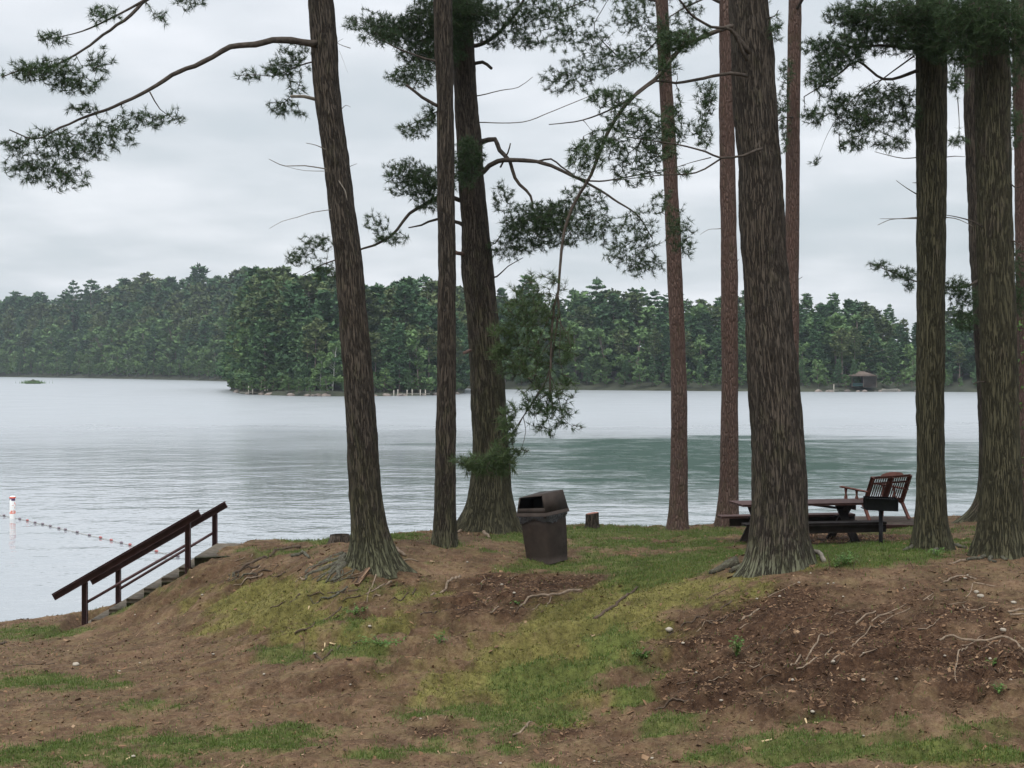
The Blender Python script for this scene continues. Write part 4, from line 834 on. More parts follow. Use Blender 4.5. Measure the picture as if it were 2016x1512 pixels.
m = MB(); m.add(np.stack([p-s, p+s, p+a*l], 1).reshape(-1, 3), np.arange(n*3).reshape(-1, 3)); m.build('reeds', M['f_leaf'], islet)

# marker buoy and the rope of floats
M['white'] = simple('white_buoy_plastic', (.78, .78, .76), .35, .06, 6, 0, .5)
M['orange'] = simple('orange_buoy_band', (.75, .10, .03), .45, .12, 12, 0, .4)
M['navy'] = simple('dark_buoy_lettering', (.09, .05, .12), .5, .2, 12, 0, .3)
M['red_float'] = simple('red_float', (.30, .09, .085), .45, .2, 9, 0, .4)
M['grey_float'] = simple('grey_float', (.16, .13, .15), .5, .25, 9, 0, .4)
M['rope'] = simple('rope', (.3, .28, .25), .9, .2, 20, .2, .1)
DBu = 5.5/(1021-HY)*F; cb = P(25, 1021, DBu); r_ = 5.9/F*DBu; pxm = DBu/F
e = empty('marker_buoy', cb, 'white upright marker buoy with orange and dark markings on the lake', 'buoy')
m = MB(); m.tube([cb+[0, 0, z] for z in (-.35, 0, 41*pxm, 43*pxm, 44.5*pxm)], [r_, r_, r_, r_*.93, r_*.5], 28); m.build('body', M['white'], e, True)
def decal(polys, mt, name):  # polygons in (angle from the camera side, row) laid just proud of the buoy's wall
    m = MB()
    for poly in polys:
        n = len(poly); V = []
        for a, row in poly: V.append(cb+np.array([math.sin(a)*(r_+.004), -math.cos(a)*(r_+.004), (1021-row)*pxm]))
        m.add(V, [list(range(n))]) if n in (3, 4) else None
    m.build(name, mt, e)
def band(a0, a1, r0, r1, k=8): return [[(a0+(a1-a0)*i/k, r0), (a0+(a1-a0)*(i+1)/k, r0), (a0+(a1-a0)*(i+1)/k, r1), (a0+(a1-a0)*i/k, r1)] for i in range(k)]
decal(band(-1.5, 1.5, 978, 980.5), M['orange'], 'orange_band')
decal(band(-1.4, 1.2, 980.8, 982.6)+band(-1.4, -.9, 982.6, 985.5, 3)+band(-.1, 1.2, 982.6, 985.5, 5), M['navy'], 'lettering')
decal([[(.05, 994.5), (1.0, 988), (1.0, 991), (.5, 994.5)], [(.05, 994.5), (.5, 994.5), (1.0, 998), (1.0, 1001)], [(1.0, 988), (1.9, 994.5), (1.5, 994.5), (1.0, 991)], [(1.0, 998), (1.5, 994.5), (1.9, 994.5), (1.0, 1001)]], M['orange'], 'diamond_mark')
decal(band(-1.3, 1.3, 1008.5, 1010.5)+band(-.35, 1.3, 1005, 1006.3)+band(-.35, -.05, 1006.3, 1008.5, 2)+band(1.0, 1.3, 1006.3, 1008.5, 2), M['orange'], 'lower_lettering')
FL = [(8,1016),(39,1023),(54,1026),(69,1030),(84,1033),(99,1037),(116,1041),(129,1044),(152,1049),(176,1055),(198,1060),(219,1065),(239,1070),(256,1074),(308,1087),(350,1096.5),(-12,1012),(-32,1008)]
FL.sort(); fe = empty('float_line', P(FL[0][0], FL[0][1], 5.5/(FL[0][1]-HY)*F), 'curving rope of small red and grey floats running from the buoy towards the stairs', 'float line')
fp = [P(a, b, 5.5/(b-HY)*F) for a, b in FL]
m = MB(); m.tube([p+[0, 0, .015] for p in fp], .008, 5); m.build('rope', M['rope'], fe)
for i, p in enumerate(fp):
    q = np.array(fp[min(i+1, len(fp)-1)])-np.array(fp[max(i-1, 0)]); q /= np.linalg.norm(q)
    m = MB(); m.tube([p+[0, 0, .03]-q*.085, p+[0, 0, .03]-q*.06, p+[0, 0, .03], p+[0, 0, .03]+q*.06, p+[0, 0, .03]+q*.085], [.015, .034, .042, .034, .015], 10)
    m.build('float', M['red_float'] if i in (4, 12, 13, 15, 16) else M['grey_float'], fe, True)

# ------------------------------------------------------------------ wooden stair with its two handrails
M['rail'] = simple('dark_red_painted_wood', (.062, .030, .030), .6, .3, 5, .3, .3, (1, 1, 1))
M['tread'] = simple('weathered_timber', (.14, .115, .085), .9, .4, 9, .5, .1)
M['timber'] = simple('mossy_timber', (.06, .062, .035), .95, .45, 8, .6, .1)
ST0 = P(387, 1096, 25.2); ST0[2] -= 0
DX, DZ = -.31, -.185; yn, yf = 25.2, 27.1
se = empty('stair', (ST0[0]-1, 26.1, 1.0), 'weathered timber stair going down the bank to the lake', 'stair')
m = MB(); m.box((ST0[0]+.26, (yn+yf)/2, ST0[2]-.13), (.6, yf-yn, .26), bev=.012); m.build('landing', M['tread'], se)
m = MB(); m.bar((ST0[0]-.02, yn-.03, ST0[2]-.15), (ST0[0]+.62, yn-.03, ST0[2]-.12), .08, .28); m.build('edge_beam', M['timber'], se)
for i in range(1, 8):
    x = ST0[0]+DX*i; z = ST0[2]+DZ*i
    m = MB(); m.box((x+.155, (yn+yf)/2, z-.035), (.33, yf-yn, .07), bev=.01); t = m.build('tread', M['tread'], se)
    m = MB(); m.box((x+.155, yn+.02, z-.16), (.306, .10, .18), bev=.01); m.box((x+.03, (yn+yf)/2+.05, z-.17), (.05, yf-yn-.12, .2), bev=.008); m.build('riser', M['timber'], t)
def handrail(label, y, posts, rail, mids, nm='handrail'):
    p0 = P(*posts[0][:2], y); e = empty(nm, (p0[0], y, p0[2]), label, 'handrail')
    for (px, pb, pt) in posts:
        a, b = P(px, pb, y), P(px, pt, y); a[2] -= .25; m = MB(); m.box(((a[0]), y, (a[2]+b[2])/2), (.092, .092, b[2]-a[2]), bev=.008); m.build('post', M['rail'], e)
    a, b = P(*rail[0], y-.07), P(*rail[1], y-.07); m = MB(); m.bar(a, b, .042, .105, up=(0, 0, 1)); m.build('rail_board', M['rail'], e)
    n_ = np.array([-(b-a)[2], 0, (b-a)[0]]); n_ /= np.linalg.norm(n_); a2 = a+n_*.066+[0, .03, 0]; b2 = b+n_*.066+[0, .03, 0]
    m = MB(); m.bar(a2, b2, .10, .026, up=(0, 0, 1)); m.build('rail_cap', M['rail'], e)
    for (q0, q1) in mids: a, b = P(*q0, y), P(*q1, y); m = MB(); m.tube([a, b], .026, 8); m.build('lower_rail', M['rail'], e)
handrail('dark red handrail on the near side of the lake stair', 25.12, [(167, 1226, 1146), (370, 1123, 1024)], [(106, 1177), (394, 1011)], [((167, 1188), (370, 1071))])
handrail('dark red handrail on the far side of the lake stair', 27.12, [(233, 1192, 1114), (423, 1084, 1008)], [(180, 1147), (446, 994)], [((233, 1161), (423, 1047))])

# ------------------------------------------------------------------ rubbish bin
M['bin'] = simple('brown_bin_plastic', (.034, .025, .020), .7, .3, 5, .25, .2)
M['bin_dark'] = simple('bin_inside', (.006, .005, .005), .9, .1, 3, 0, .05)
M['liner'] = simple('black_bin_liner', (.03, .03, .033), .28, .5, 30, .6, .6)
bc = P(1078, 1103, 23.6); bc[2] = patch_z(bc[0], bc[1])-.02
be = empty('rubbish_bin', bc, 'tilted dark brown square rubbish bin with hooded lid and bag edge showing', 'rubbish bin')
RZ = R(49); TI = rot(0, R(-5.5), 0)
def bp(x, y, z): v = rot(0, 0, RZ)@np.array([x, y, 0.]); return bc+TI@np.array([v[0], v[1], z])
def frustum(m, z0, s0, z1, s1, cap0=True, cap1=True, n=5, bow=0, mat=0, ch=.12):
    rings = []
    for i in range(n+1):
        t = i/n; s = s0+(s1-s0)*t+bow*math.sin(t*math.pi); z = z0+(z1-z0)*t; c = s*ch; r = []
        for (a, b) in ((-1, -1), (1, -1), (1, 1), (-1, 1)):
            if a*b > 0: r += [(a*s, b*(s-c)), (a*(s-c), b*s)]
            else: r += [(a*(s-c), b*s), (a*s, b*(s-c))]
        rings.append([bp(x, y, z) for x, y in r])
    V = np.array(rings).reshape(-1, 3); i = (np.arange(n)[:, None]*8+np.arange(8)[None]).ravel(); j = (np.arange(n)[:, None]*8+(np.arange(8)[None]+1) % 8).ravel()
    m.add(V, np.stack([i, j, j+8, i+8], -1), mat)
    b0 = m.n-len(V)
    for c_, st in ((cap0, b0), (cap1, b0+n*8)):
        if c_: m.f.append(np.array([[st, st+1, st+2, st+3, st+4, st+5, st+6, st+7]])); m.m.append(np.array([mat]))
m = MB(); frustum(m, 0, .246, .77, .278, n=6, bow=.004, ch=.09); frustum(m, .755, .295, .80, .30, n=2, ch=.09); m.build('body', M['bin'], be)
m = MB(); a = np.linspace(0, 2*math.pi, 96, endpoint=False)
def sq(s, t): 
    c_, s_ = math.cos(t), math.sin(t); k = s/max(abs(c_), abs(s_)); k = min(k, s*1.30); return c_*k, s_*k
V = []
for zi, (z, s) in enumerate([(.80, .303), (.775, .312), (.755, .304), (.725, .299)]):
    for q in a:
        x, y = sq(s+rng.normal(0, .004), q); V.append(bp(x, y, z+rng.normal(0, .008)-(.03*math.sin(q*3+1)+.02 if zi == 3 else 0)))
i = (np.arange(3)[:, None]*96+np.arange(96)[None]).ravel(); j = (np.arange(3)[:, None]*96+(np.arange(96)[None]+1) % 96).ravel()
m.add(V, np.stack([i, j, j+96, i+96], -1)); m.build('bin_liner', M['liner'], be, True)
lid = MB(); frustum(lid, .80, .325, .855, .318, n=1, cap1=False, ch=.07)
# the hood: four walls with an opening in the left-hand one, roof rising to the right
s0, s1, zb, zl, zr = .305, .262, .85, 1.12, 1.17
def hood(x, y, z): return bp(x, y, z)
lo = [(-s0, -s0), (s0, -s0), (s0, s0), (-s0, s0)]; hi = [(-s1, -s1), (s1, -s1), (s1, s1), (-s1, s1)]
def ztop(x, y): v = rot(0, 0, RZ)@np.array([x, y, 0]); return 1.135+v[0]*.09
lw = [bp(x, y, zb) for x, y in lo]; hw_ = [bp(x, y, ztop(x, y)) for x, y in hi]
# local faces: side k joins corners k and k+1; the face turned to the left of the photo is the open one
fc = [(np.array(lw[k])+lw[(k+1) % 4])/2-bc for k in range(4)]; opn = min(range(4), key=lambda k: fc[k][0]*1.0+fc[k][1]*1.0)
opn = sorted(range(4), key=lambda k: fc[k][1])[:2]; opn = min(opn, key=lambda k: fc[k][0])
for k in range(4):
    A, B, C_, D_ = [np.array(q) for q in (lw[k], lw[(k+1) % 4], hw_[(k+1) % 4], hw_[k])]
    if k != opn: lid.add([A, B, C_, D_], [[0, 1, 2, 3]])
    else:
        def pt(u, v): return (A*(1-u)+B*u)*(1-v)+(D_*(1-u)+C_*u)*v
        us = [0, .05, .95, 1]; vs = [0, .30, .97, 1]
        for iu in range(3):
            for iv in range(3):
                if iu == 1 and iv == 1: continue
                lid.add([pt(us[iu], vs[iv]), pt(us[iu+1], vs[iv]), pt(us[iu+1], vs[iv+1]), pt(us[iu], vs[iv+1])], [[0, 1, 2, 3]])
        nrm = np.cross(B-A, D_-A); nrm /= np.linalg.norm(nrm); nrm *= np.sign(np.dot(nrm, (bc+[0, 0, 1]-A)))
        oc = [pt(.05, .30), pt(.95, .30), pt(.95, .97), pt(.05, .97)]; ins = MB()
        for q in range(4): ins.add([oc[q], oc[(q+1) % 4], oc[(q+1) % 4]+nrm*.34, oc[q]+nrm*.34], [[0, 1, 2, 3]])
        ins.add([q+nrm*.34 for q in oc], [[0, 1, 2, 3]])
lid.add(hw_, [[0, 1, 2, 3]])
lo_ = lid.build('hooded_lid', M['bin'], be); ins.build('opening', M['bin_dark'], lo_)
md = lo_.modifiers.new('thick', 'SOLIDIFY'); md.thickness = .008; md.offset = -1

# ------------------------------------------------------------------ picnic table
M['table'] = simple('worn_red_brown_wood', (.10, .052, .045), .75, .35, 4, .4, .25, (1, 6, 6))
M['table_dark'] = simple('dark_stained_wood', (.028, .022, .02), .85, .3, 5, .4, .15)
tc = P(1575, 1070, 25.2); tz = patch_z(tc[0], tc[1]); ta_ = R(10); ux = np.array([math.cos(ta_), math.sin(ta_), 0]); uy = np.array([-math.sin(ta_), math.cos(ta_), 0])
def tp_(x, y, z): return np.array([tc[0], tc[1], tz])+ux*x+uy*y+np.array([0, 0, z])
te = empty('picnic_table', tp_(0, 0, 0), 'dark picnic table with attached benches behind the thickest pine', 'picnic table')
m = MB()
for i in range(5): m.bar(tp_(-1.19, -.30+i*.15, .735), tp_(1.19, -.30+i*.15, .735), .14, .042)
m.build('table_top', M['table'], te)
for i, y in enumerate((-.66, .66)):
    m = MB(); 
    for k in (-1, 1): m.bar(tp_(-1.27, y+k*.072, .44), tp_(1.27, y+k*.072, .44), .138, .042)
    o = m.build('bench_seat', M['table_dark'] if i == 0 else M['table'], te)
    m = MB(); m.bar(tp_(-1.12, y-.12, .35), tp_(1.26, y-.12, .35), .04, .135); m.build('apron', M['table_dark'], o)
for x in (-.82, .82):
    for s in (-1, 1):
        m = MB(); m.bar(tp_(x+.022*s, -s*.20, .71), tp_(x+.022*s, s*.72, -.03), .042, .15, up=ux); m.build('leg', M['table_dark'], te)
    m = MB(); m.bar(tp_(x+.066, -.78, .385), tp_(x+.066, .78, .385), .04, .13); m.bar(tp_(x+.068, -.34, .67), tp_(x+.068, .34, .67), .04, .09); m.build('crossbeam', M['table_dark'], te)
    m = MB(); m.bar(tp_(x*.95, 0, .62), tp_(x*.25, 0, .70), .04, .09, up=uy); m.build('brace', M['table_dark'], te)

# ------------------------------------------------------------------ pedestal grill
M['iron'] = simple('black_grill_iron', (.012, .012, .014), .7, .3, 8, .3, .3)
gc = P(1734, 1073, 24.1); gc[2] = patch_z(gc[0], gc[1])
ge = empty('pedestal_grill', gc, 'black steel pedestal grill on a single post beside the picnic table', 'grill')
zt_ = CH-(981-HY)/F*24.1; m = MB(); m.tube([gc-[0, 0, .2], (gc[0], gc[1], zt_-.2)], .034, 14); m.build('post', M['iron'], ge, True)
def gb(x, y, z): v = rot(0, R(1.5), R(-7))@np.array([x, y, z]); return np.array([gc[0], gc[1], zt_])+v
m = MB()
for a, b, wd, th in (((-.265, -.2, -.09), (.265, -.2, -.09), .006, .2), ((-.265, .2, -.09), (.265, .2, -.09), .006, .2)): m.bar(gb(*a), gb(*b), wd, th, bev=.001)
for x in (-.262, .262): m.bar(gb(x, -.2, -.09), gb(x, .2, -.09), .006, .2, bev=.001)
m.bar(gb(-.26, 0, -.19), gb(.26, 0, -.19), .4, .008, bev=.001); m.bar(gb(-.04, 0, -.205), gb(.04, 0, -.205), .08, .03); m.build('firebox', M['iron'], ge)
m = MB()
for i in range(14): x = -.24+.48*i/13; m.tube([gb(x, -.2, -.02), gb(x, .2, -.02)], .006, 6)
for y in (-.19, .19): m.tube([gb(-.25, y, -.028), gb(.25, y, -.028)], .007, 6)
m.build('cooking_grate', M['iron'], ge)
m = MB(); m.tube([gb(-.265, -.1, -.17), gb(-.31, -.1, -.175), gb(-.31, .1, -.175), gb(-.265, .1, -.17)], .007, 6); m.build('handle', M['iron'], ge)

# ------------------------------------------------------------------ low deck and the slatted love seat
M['redwood'] = simple('red_stained_wood', (.12, .045, .032), .6, .3, 5, .3, .3)
dk = P(1720, 1023, 28.5); dz = dk[2]
de = empty('low_deck', (dk[0], 28.5, dz-.1), 'low board deck under the slatted love seat near the water', 'deck')
x0, x1 = (1610-CX)/F*28.3, (1812-CX)/F*28.3
for i in range(11):
    y = 27.65+i*.145; m = MB(); m.bar((x0, y, dz-.02), (x1+rng.normal(0, .01), y, dz-.02), .138, .036); m.build('board', M['tread'] if i % 3 else M['table'], de)
m = MB(); m.bar((x0, 27.60, dz-.06), (x1, 27.60, dz-.06), .035, .085); m.build('rim_board', M['table'], de)
m = MB()
for x in (x0+.2, (x0+x1)/2, x1-.2): m.bar((x, 27.62, dz-.10), (x, 29.1, dz-.10), .09, .12)
m.build('joists', M['table_dark'], de)
# love seat seen from behind: +x along the back, +y is where the sitter faces
lc = np.array([(1741-CX)/F*28.35, 28.35, dz]); la = R(35); lx = np.array([math.cos(la), -math.sin(la)*-1, 0]);
lx = np.array([math.cos(la), math.sin(la), 0]); ly = np.array([-math.sin(la), math.cos(la), 0])
def lp_(x, y, z): return lc+lx*x+ly*y+np.array([0, 0, z])
le = empty('love_seat', lp_(0, .2, 0), 'red stained slatted love seat with arched back facing the lake', 'bench')
W2 = .56
def bk_(x, z): return lp_(x, -.24*(z-.36)/.62*1.0+.02, z)     # the back leans away from the sitter
for s in (-1, 1):
    m = MB(); m.bar(bk_(s*W2, .30), bk_(s*W2, .90), .05, .075, up=ly); m.build('back_post', M['redwood'], le)
    m = MB(); m.bar(lp_(s*W2, .06, .40), lp_(s*(W2+.02), -.14, 0), .045, .07, up=lx); m.build('leg', M['redwood'], le)
    m = MB(); m.bar(lp_(s*W2, .52, .42), lp_(s*(W2+.02), .56, 0), .045, .07, up=lx); m.build('leg', M['redwood'], le)
    m = MB(); m.bar(lp_(s*(W2+.01), -.10, .60), lp_(s*(W2+.01), .62, .66), .10, .028); arm = m.build('armrest', M['redwood'], le)
    for yy, zt2 in ((.22, .62), (.50, .645)):
        m = MB(); m.tube([lp_(s*W2, yy, .38), lp_(s*W2, yy, .42), lp_(s*W2, yy, .47), lp_(s*W2, yy, .52), lp_(s*W2, yy, .57), lp_(s*W2, yy, zt2)], [.03, .036, .034, .018, .026, .034], 10); m.build('spindle', M['redwood'], arm, True)
for nm, z, th in (('top_rail', .885, .05), ('middle_rail', .765, .035), ('bottom_rail', .40, .06)):
    m = MB(); m.bar(bk_(-W2, z), bk_(W2, z), .035, th); m.build(nm, M['redwood'], le)
m = MB(); n = 17; V = []
for i in range(n):
    t = i/(n-1)*2-1; x = t*.33
    for yo in (-.015, .015):
        for zz in (.90, .905+.075*math.sqrt(max(0, 1-t*t))): V.append(bk_(x, zz)+ly*yo)
Fq = []
for i in range(n-1): a = i*4; b = a+4; Fq += [[a, b, b+1, a+1], [a+2, b+2, b+3, a+3], [a+1, b+1, b+3, a+3], [a, b, b+2, a+2]]
m.add(V, Fq); m.build('crest', M['redwood'], le)
m = MB(); m.bar(bk_(0, .38), bk_(0, .89), .028, .10, up=ly); m.build('centre_stile', M['redwood'], le)
for s in (-1, 1):
    for i in range(7):
        x = s*(.085+i*.067); m = MB(); m.bar(bk_(x, .40), bk_(x, .88), .030, .014, up=ly); m.build('back_slat', M['redwood'], le)
for i in range(7):
    m = MB(); y = .04+i*.08; m.bar(lp_(-W2+.03, y, .40-.02*math.sin(i/6*3.1)), lp_(W2-.03, y, .40-.02*math.sin(i/6*3.1)), .065, .022); m.build('seat_slat', M['redwood'], le)
m = MB()
for s in (-1, 1): m.bar(lp_(s*(W2-.03), 0, .36), lp_(s*(W2-.03), .56, .36), .035, .07)
m.bar(lp_(-W2, .56, .36), lp_(W2, .56, .36), .03, .08); m.build('seat_frame', M['redwood'], le)

# ------------------------------------------------------------------ stumps, fallen wood, roots, stones, weeds
M['cut'] = simple('cut_stump_face', (.26, .12, .09), .85, .3, 12, .3, .1)
M['bare'] = simple('bare_split_wood', (.24, .155, .10), .85, .5, 9, .4, .15, (1, 1, 1))
M['root'] = simple('weathered_root', (.19, .145, .105), .9, .4, 14, .6, .1)
M['root_dark'] = simple('dark_root', (.075, .055, .04), .95, .4, 14, .6, .1)
M['root_lichen'] = None
def f(k, b, out):
    n = k.noise(k.coord('Object'), 16, 5, .7); n2 = k.noise(k.coord('Object'), 60, 3, .6)
    c = k.ramp(n, [(.38, (.05, .042, .03)), (.54, (.105, .10, .066)), (.72, (.17, .175, .118))]); c = k.mix(k.ramp(n2, [(.35, .5), (.6, 0.0)]), c, (.04, .035, .025))
    k.L.new(c, b.inputs['Base Color']); b.inputs['Roughness'].default_value = .95; k.L.new(k.bump(k.math('ADD', n, n2), 1, .03), b.inputs['Normal'])
M['root_lichen'] = mat('lichen_covered_root', f)
def stump(label, px, pb, ptop, wd, D, D_=None):
    c = P(px, pb, D); c[2] = patch_z(c[0], c[1]); h = CH-(ptop-HY)/F*D-c[2]; r = wd/F*D/2
    e = empty('tree_stump', c, label, 'stump', None); th = np.linspace(0, 6.2832, 32, endpoint=False); V = []; bk = []
    for z, k in ((-.12, 1.45), (.0, 1.3), (.06, 1.12), (.14, 1.02), (h-.01, 1.0), (h, .97)):
        for t in th: q = r*k*(1+.06*math.sin(t*3+px)+.05*float(vn(math.cos(t)*3+px, math.sin(t)*3, z*3))); V.append((c[0]+q*math.cos(t), c[1]+q*math.sin(t), c[2]+z+(.02*math.cos(t) if z > .2 else 0))); bk.append((math.cos(t)*r, math.sin(t)*r, z))
    m = MB(); i = (np.arange(5)[:, None]*32+np.arange(32)[None]).ravel(); j = (np.arange(5)[:, None]*32+(np.arange(32)[None]+1) % 32).ravel(); m.add(V, np.stack([i, j, j+32, i+32], -1), 0, bk)
    m.build('bark', M['bark'], e, True, 'bk'); top = V[-32:]; ctr = np.mean(top, 0); m = MB(); m.add(list(top)+[ctr], np.stack([np.arange(32), (np.arange(32)+1) % 32, np.full(32, 32)], -1)); m.build('cut_face', M['cut'], e)
stump('low cut stump at the water edge, right of the bin', 1166, 1033, 1010, 25, 28.2)
stump('low cut stump just left of the leaning pine foot', 670, 1082, 1058, 36, 24.8)
def ground_line(lst, lift, D=None):
    pts = [on(a, b) for a, b in lst]; c = curve(pts, .05); c[:, 2] = gz(c[:, 0], c[:, 1])+lift; return c
def sticky(name, lst, r0, r1, mt, label=None, cat=None, parent=None, lift=None, sides=9, noise=.12, group=None, arch=0, kids=()):
    c = ground_line(lst, (r0*.35 if lift is None else lift)); n = len(c); t = np.linspace(0, 1, n); c[:, 2] += arch*np.sin(t*math.pi); c[:, :2] += np.cumsum(rng.normal(0, r0*.06, (n, 2)), 0)
    m = MB(); m.tube(c, (r0+(r1-r0)*t)*(1+.25*(fbm(t*n*.22, r0*90, 2, 3)-.5)), sides, noise=noise)
    for (lst2, ra, rb) in kids: c2 = ground_line(lst2, ra*.5); m.tube(c2, np.linspace(ra, rb, len(c2)), 6, noise=.1)
    o = m.build(name, mt, parent, True)
    if parent is None: tag(o, label, cat, group)
    return o
# roots of the leaning pine
for i in range(13):
    a = (rng.uniform(672, 706), rng.uniform(1088, 1104)); e_ = (rng.uniform(598, 668), 0); e_ = (e_[0], 1160-(e_[0]-598)*.05-rng.uniform(0, 34)-max(0, 630-e_[0])*.4); mid = ((a[0]+e_[0])/2+rng.normal(0, 6), (a[1]+e_[1])/2-rng.uniform(0, 7)); q_ = ((a[0]+3*e_[0])/4+rng.normal(0, 5), (a[1]+3*e_[1])/4-rng.uniform(-3, 4)); r0 = rng.uniform(.022, .06)
    sticky('root', [a, mid, q_, e_], r0, r0*.4, M['root_lichen'], parent=t1, lift=r0*rng.uniform(-.3, .25), noise=.26, sides=8)
sticky('root', [(770,1084),(785,1090),(800,1098)], .07, .02, M['root'], parent=t1)
for l, r0, r1 in (([(1450,1112),(1420,1122),(1395,1132)], .09, .03), ([(1475,1118),(1452,1124),(1438,1130)], .08, .03)): sticky('root', l, r0, r1, M['root_lichen'], parent=t5, noise=.18)
for l, r0, r1 in (([(935,1040),(955,1052),(964,1060)], .04, .02), ([(925,1042),(912,1046),(900,1050)], .05, .02)): sticky('root', l, r0, r1, M['root'], parent=t3)
for l, r0, r1 in (([(1955,1088),(1935,1100),(1905,1104)], .05, .02), ([(1962,1090),(1975,1102),(1982,1104)], .05, .02), ([(1960,1092),(1950,1104),(1962,1108)], .05, .015)): sticky('root', l, r0, r1, M['root_lichen'], parent=t7)
for l, r0, r1 in (([(1810,1075),(1795,1082),(1782,1086)], .06, .02), ([(1868,1072),(1885,1076),(1900,1080)], .05, .02), ([(1845,1084),(1838,1092)], .05, .02)): sticky('root', l, r0, r1, M['root_lichen'], parent=t6)
sticky('fallen_branch', [(1524,1116),(1548,1104),(1580,1096),(1608,1099),(1622,1108)], .04, .03, M['dead_limb'], 'arched dead branch lying at the foot of the thickest pine', 'branch', arch=.09)
a_, b_ = on(738, 1110, lift=.05), on(702, 1156, lift=.03); m = MB(); m.bar(a_, b_, .085, .06, bev=.02); m.bar(a_*.9+b_*.1+[.03, 0, .02], b_*.85+a_*.15+[.01, 0, .02], .05, .05, bev=.018)
tag(m.build('split_log', M['bare']), 'bare orange brown piece of split log below the leaning pine', 'log')
ST = [([(742,1124),(760,1118),(795,1105),(824,1107)], .022, .012, 'root', 'curved pale root arching right of the orange split log', [([(742,1124),(738,1140),(725,1170),(718,1192)], .014, .008)]),
 ([(906,1136),(880,1152),(850,1174)], .024, .014, 'root', 'straight pale stick on the bank below the slim pine', ()),
 ([(450,1136),(480,1120),(520,1098),(560,1082),(592,1079)], .026, .03, 'root_dark', 'long dark root curving down left from the plateau edge near the stair', [([(470,1128),(462,1134),(464,1146)], .012, .006)]),
 ([(500,1134),(530,1126),(548,1116)], .016, .012, 'root_dark', 'short dark root left of the lichen covered roots', ()), ([(575,1096),(600,1090),(610,1100)], .035, .02, 'root_lichen', 'knobbly lichen covered root piece above the mossy bank', ()),
 ([(1005,1198),(1040,1180),(1065,1173),(1095,1172),(1120,1164),(1145,1163)], .014, .022, 'root', 'long thin stick lying on dark soil below the bin', [([(1085,1178),(1060,1192),(1046,1202)], .010, .006)]),
 ([(1170,1220),(1190,1206),(1215,1188),(1255,1158)], .026, .018, 'root_dark', 'long dark grey root slanting down the bank right of the bin', ()),
 ([(966,1212),(982,1196)], .014, .012, 'root', 'short twig on dark soil below the bin', ()),
 ([(580,1252),(610,1236),(640,1220),(672,1198)], .012, .016, 'root_dark', 'forked dark stick on the lower bank under the leaning pine', [([(640,1220),(668,1214)], .01, .006)]),
 ([(828,1214),(850,1208),(882,1200)], .012, .008, 'root_dark', 'thin dark stick on the bank below the slim pine', ()), ([(764,1186),(800,1172),(818,1162)], .010, .014, 'root_dark', 'dark twig on the mossy bank right of the curved pale root', ()),
 ([(622,1296),(650,1286),(700,1268),(718,1258)], .02, .008, 'root_dark', 'dark stick at the foot of the bank below the leaning pine', ()),
 ([(1010,1450),(1030,1438),(1052,1421)], .012, .014, 'root', 'pale broken stick lying alone on the foreground soil', ()),
 ([(1556,1312),(1590,1295),(1612,1262),(1648,1240)], .011, .013, 'root', 'pale crooked root in the middle of the dark mound', ()), ([(1568,1328),(1600,1300),(1638,1276)], .010, .010, 'root', 'thin pale root just below the crooked root on the dark mound', ()),
 ([(1638,1304),(1660,1286),(1690,1262),(1740,1225),(1790,1200)], .011, .006, 'root', 'long thin root rising to the right across the dark mound', ()), ([(1684,1231),(1700,1215),(1724,1206)], .012, .010, 'root', 'short pale root high on the dark mound', ()),
 ([(1460,1222),(1480,1210),(1495,1200)], .013, .012, 'root', 'short pale root at the upper left of the dark mound', ()), ([(1535,1250),(1560,1228),(1600,1210)], .009, .006, 'root_dark', 'faint thin root on the left of the dark mound', ()),
 ([(1850,1262),(1870,1252),(1930,1262),(1980,1256),(2005,1272),(2030,1290)], .014, .018, 'root', 'long wavy pale root on the right of the dark mound', [([(1905,1275),(1885,1300),(1880,1330),(1884,1364)], .012, .007), ([(1970,1262),(1950,1268),(1925,1274)], .008, .005)]),
 ([(1858,1148),(1880,1137),(1905,1136),(1922,1141)], .014, .012, 'root', 'pale arched root on the bare soil below the rightmost thick pine', ()), ([(1917,1148),(1940,1152),(1960,1155)], .012, .008, 'root', 'pale root fragment right of the arched root near the right edge', [([(1915,1150),(1910,1168),(1898,1180)], .008, .005)]),
 ([(1852,1165),(1885,1162)], .014, .012, 'root_dark', 'short dark stick under the pale arched root on the right', ()), ([(1985,1207),(2000,1204),(2030,1202)], .018, .018, 'root', 'upper pale root sticking in from the right edge', ()), ([(1988,1213),(2010,1211),(2030,1210)], .014, .014, 'root', 'lower pale root sticking in from the right edge', ()),
 ([(1895,1193),(1905,1202),(1940,1196)], .010, .007, 'root', 'small pale root below the pair of white stones', ()), ([(1900,1104),(1885,1108),(1868,1112)], .02, .01, 'root', 'reddish root running left from the rightmost thick pine', ()),
 ([(1290,1400),(1340,1386),(1365,1380)], .012, .010, 'root_dark', 'faint dark stick at the left foot of the dark mound', ()), ([(1310,1255),(1360,1228),(1440,1186)], .010, .012, 'root_dark', 'long dark root along the left rim of the dark mound', ()),
 ([(25,1311),(60,1308),(108,1307)], .014, .010, 'root_dark', 'dark stick lying flat on the foreground soil at far left', ()), ([(0,1270),(12,1266)], .03, .02, 'root_dark', 'dark bark piece at the left edge of the foreground', ())]
for l, r0, r1, mt, lb, kids in ST: sticky('stick' if 'stick' in lb or 'twig' in lb else 'exposed_root', l, r0, r1, M[mt], lb, 'stick' if 'stick' in lb or 'twig' in lb else 'root', kids=kids)
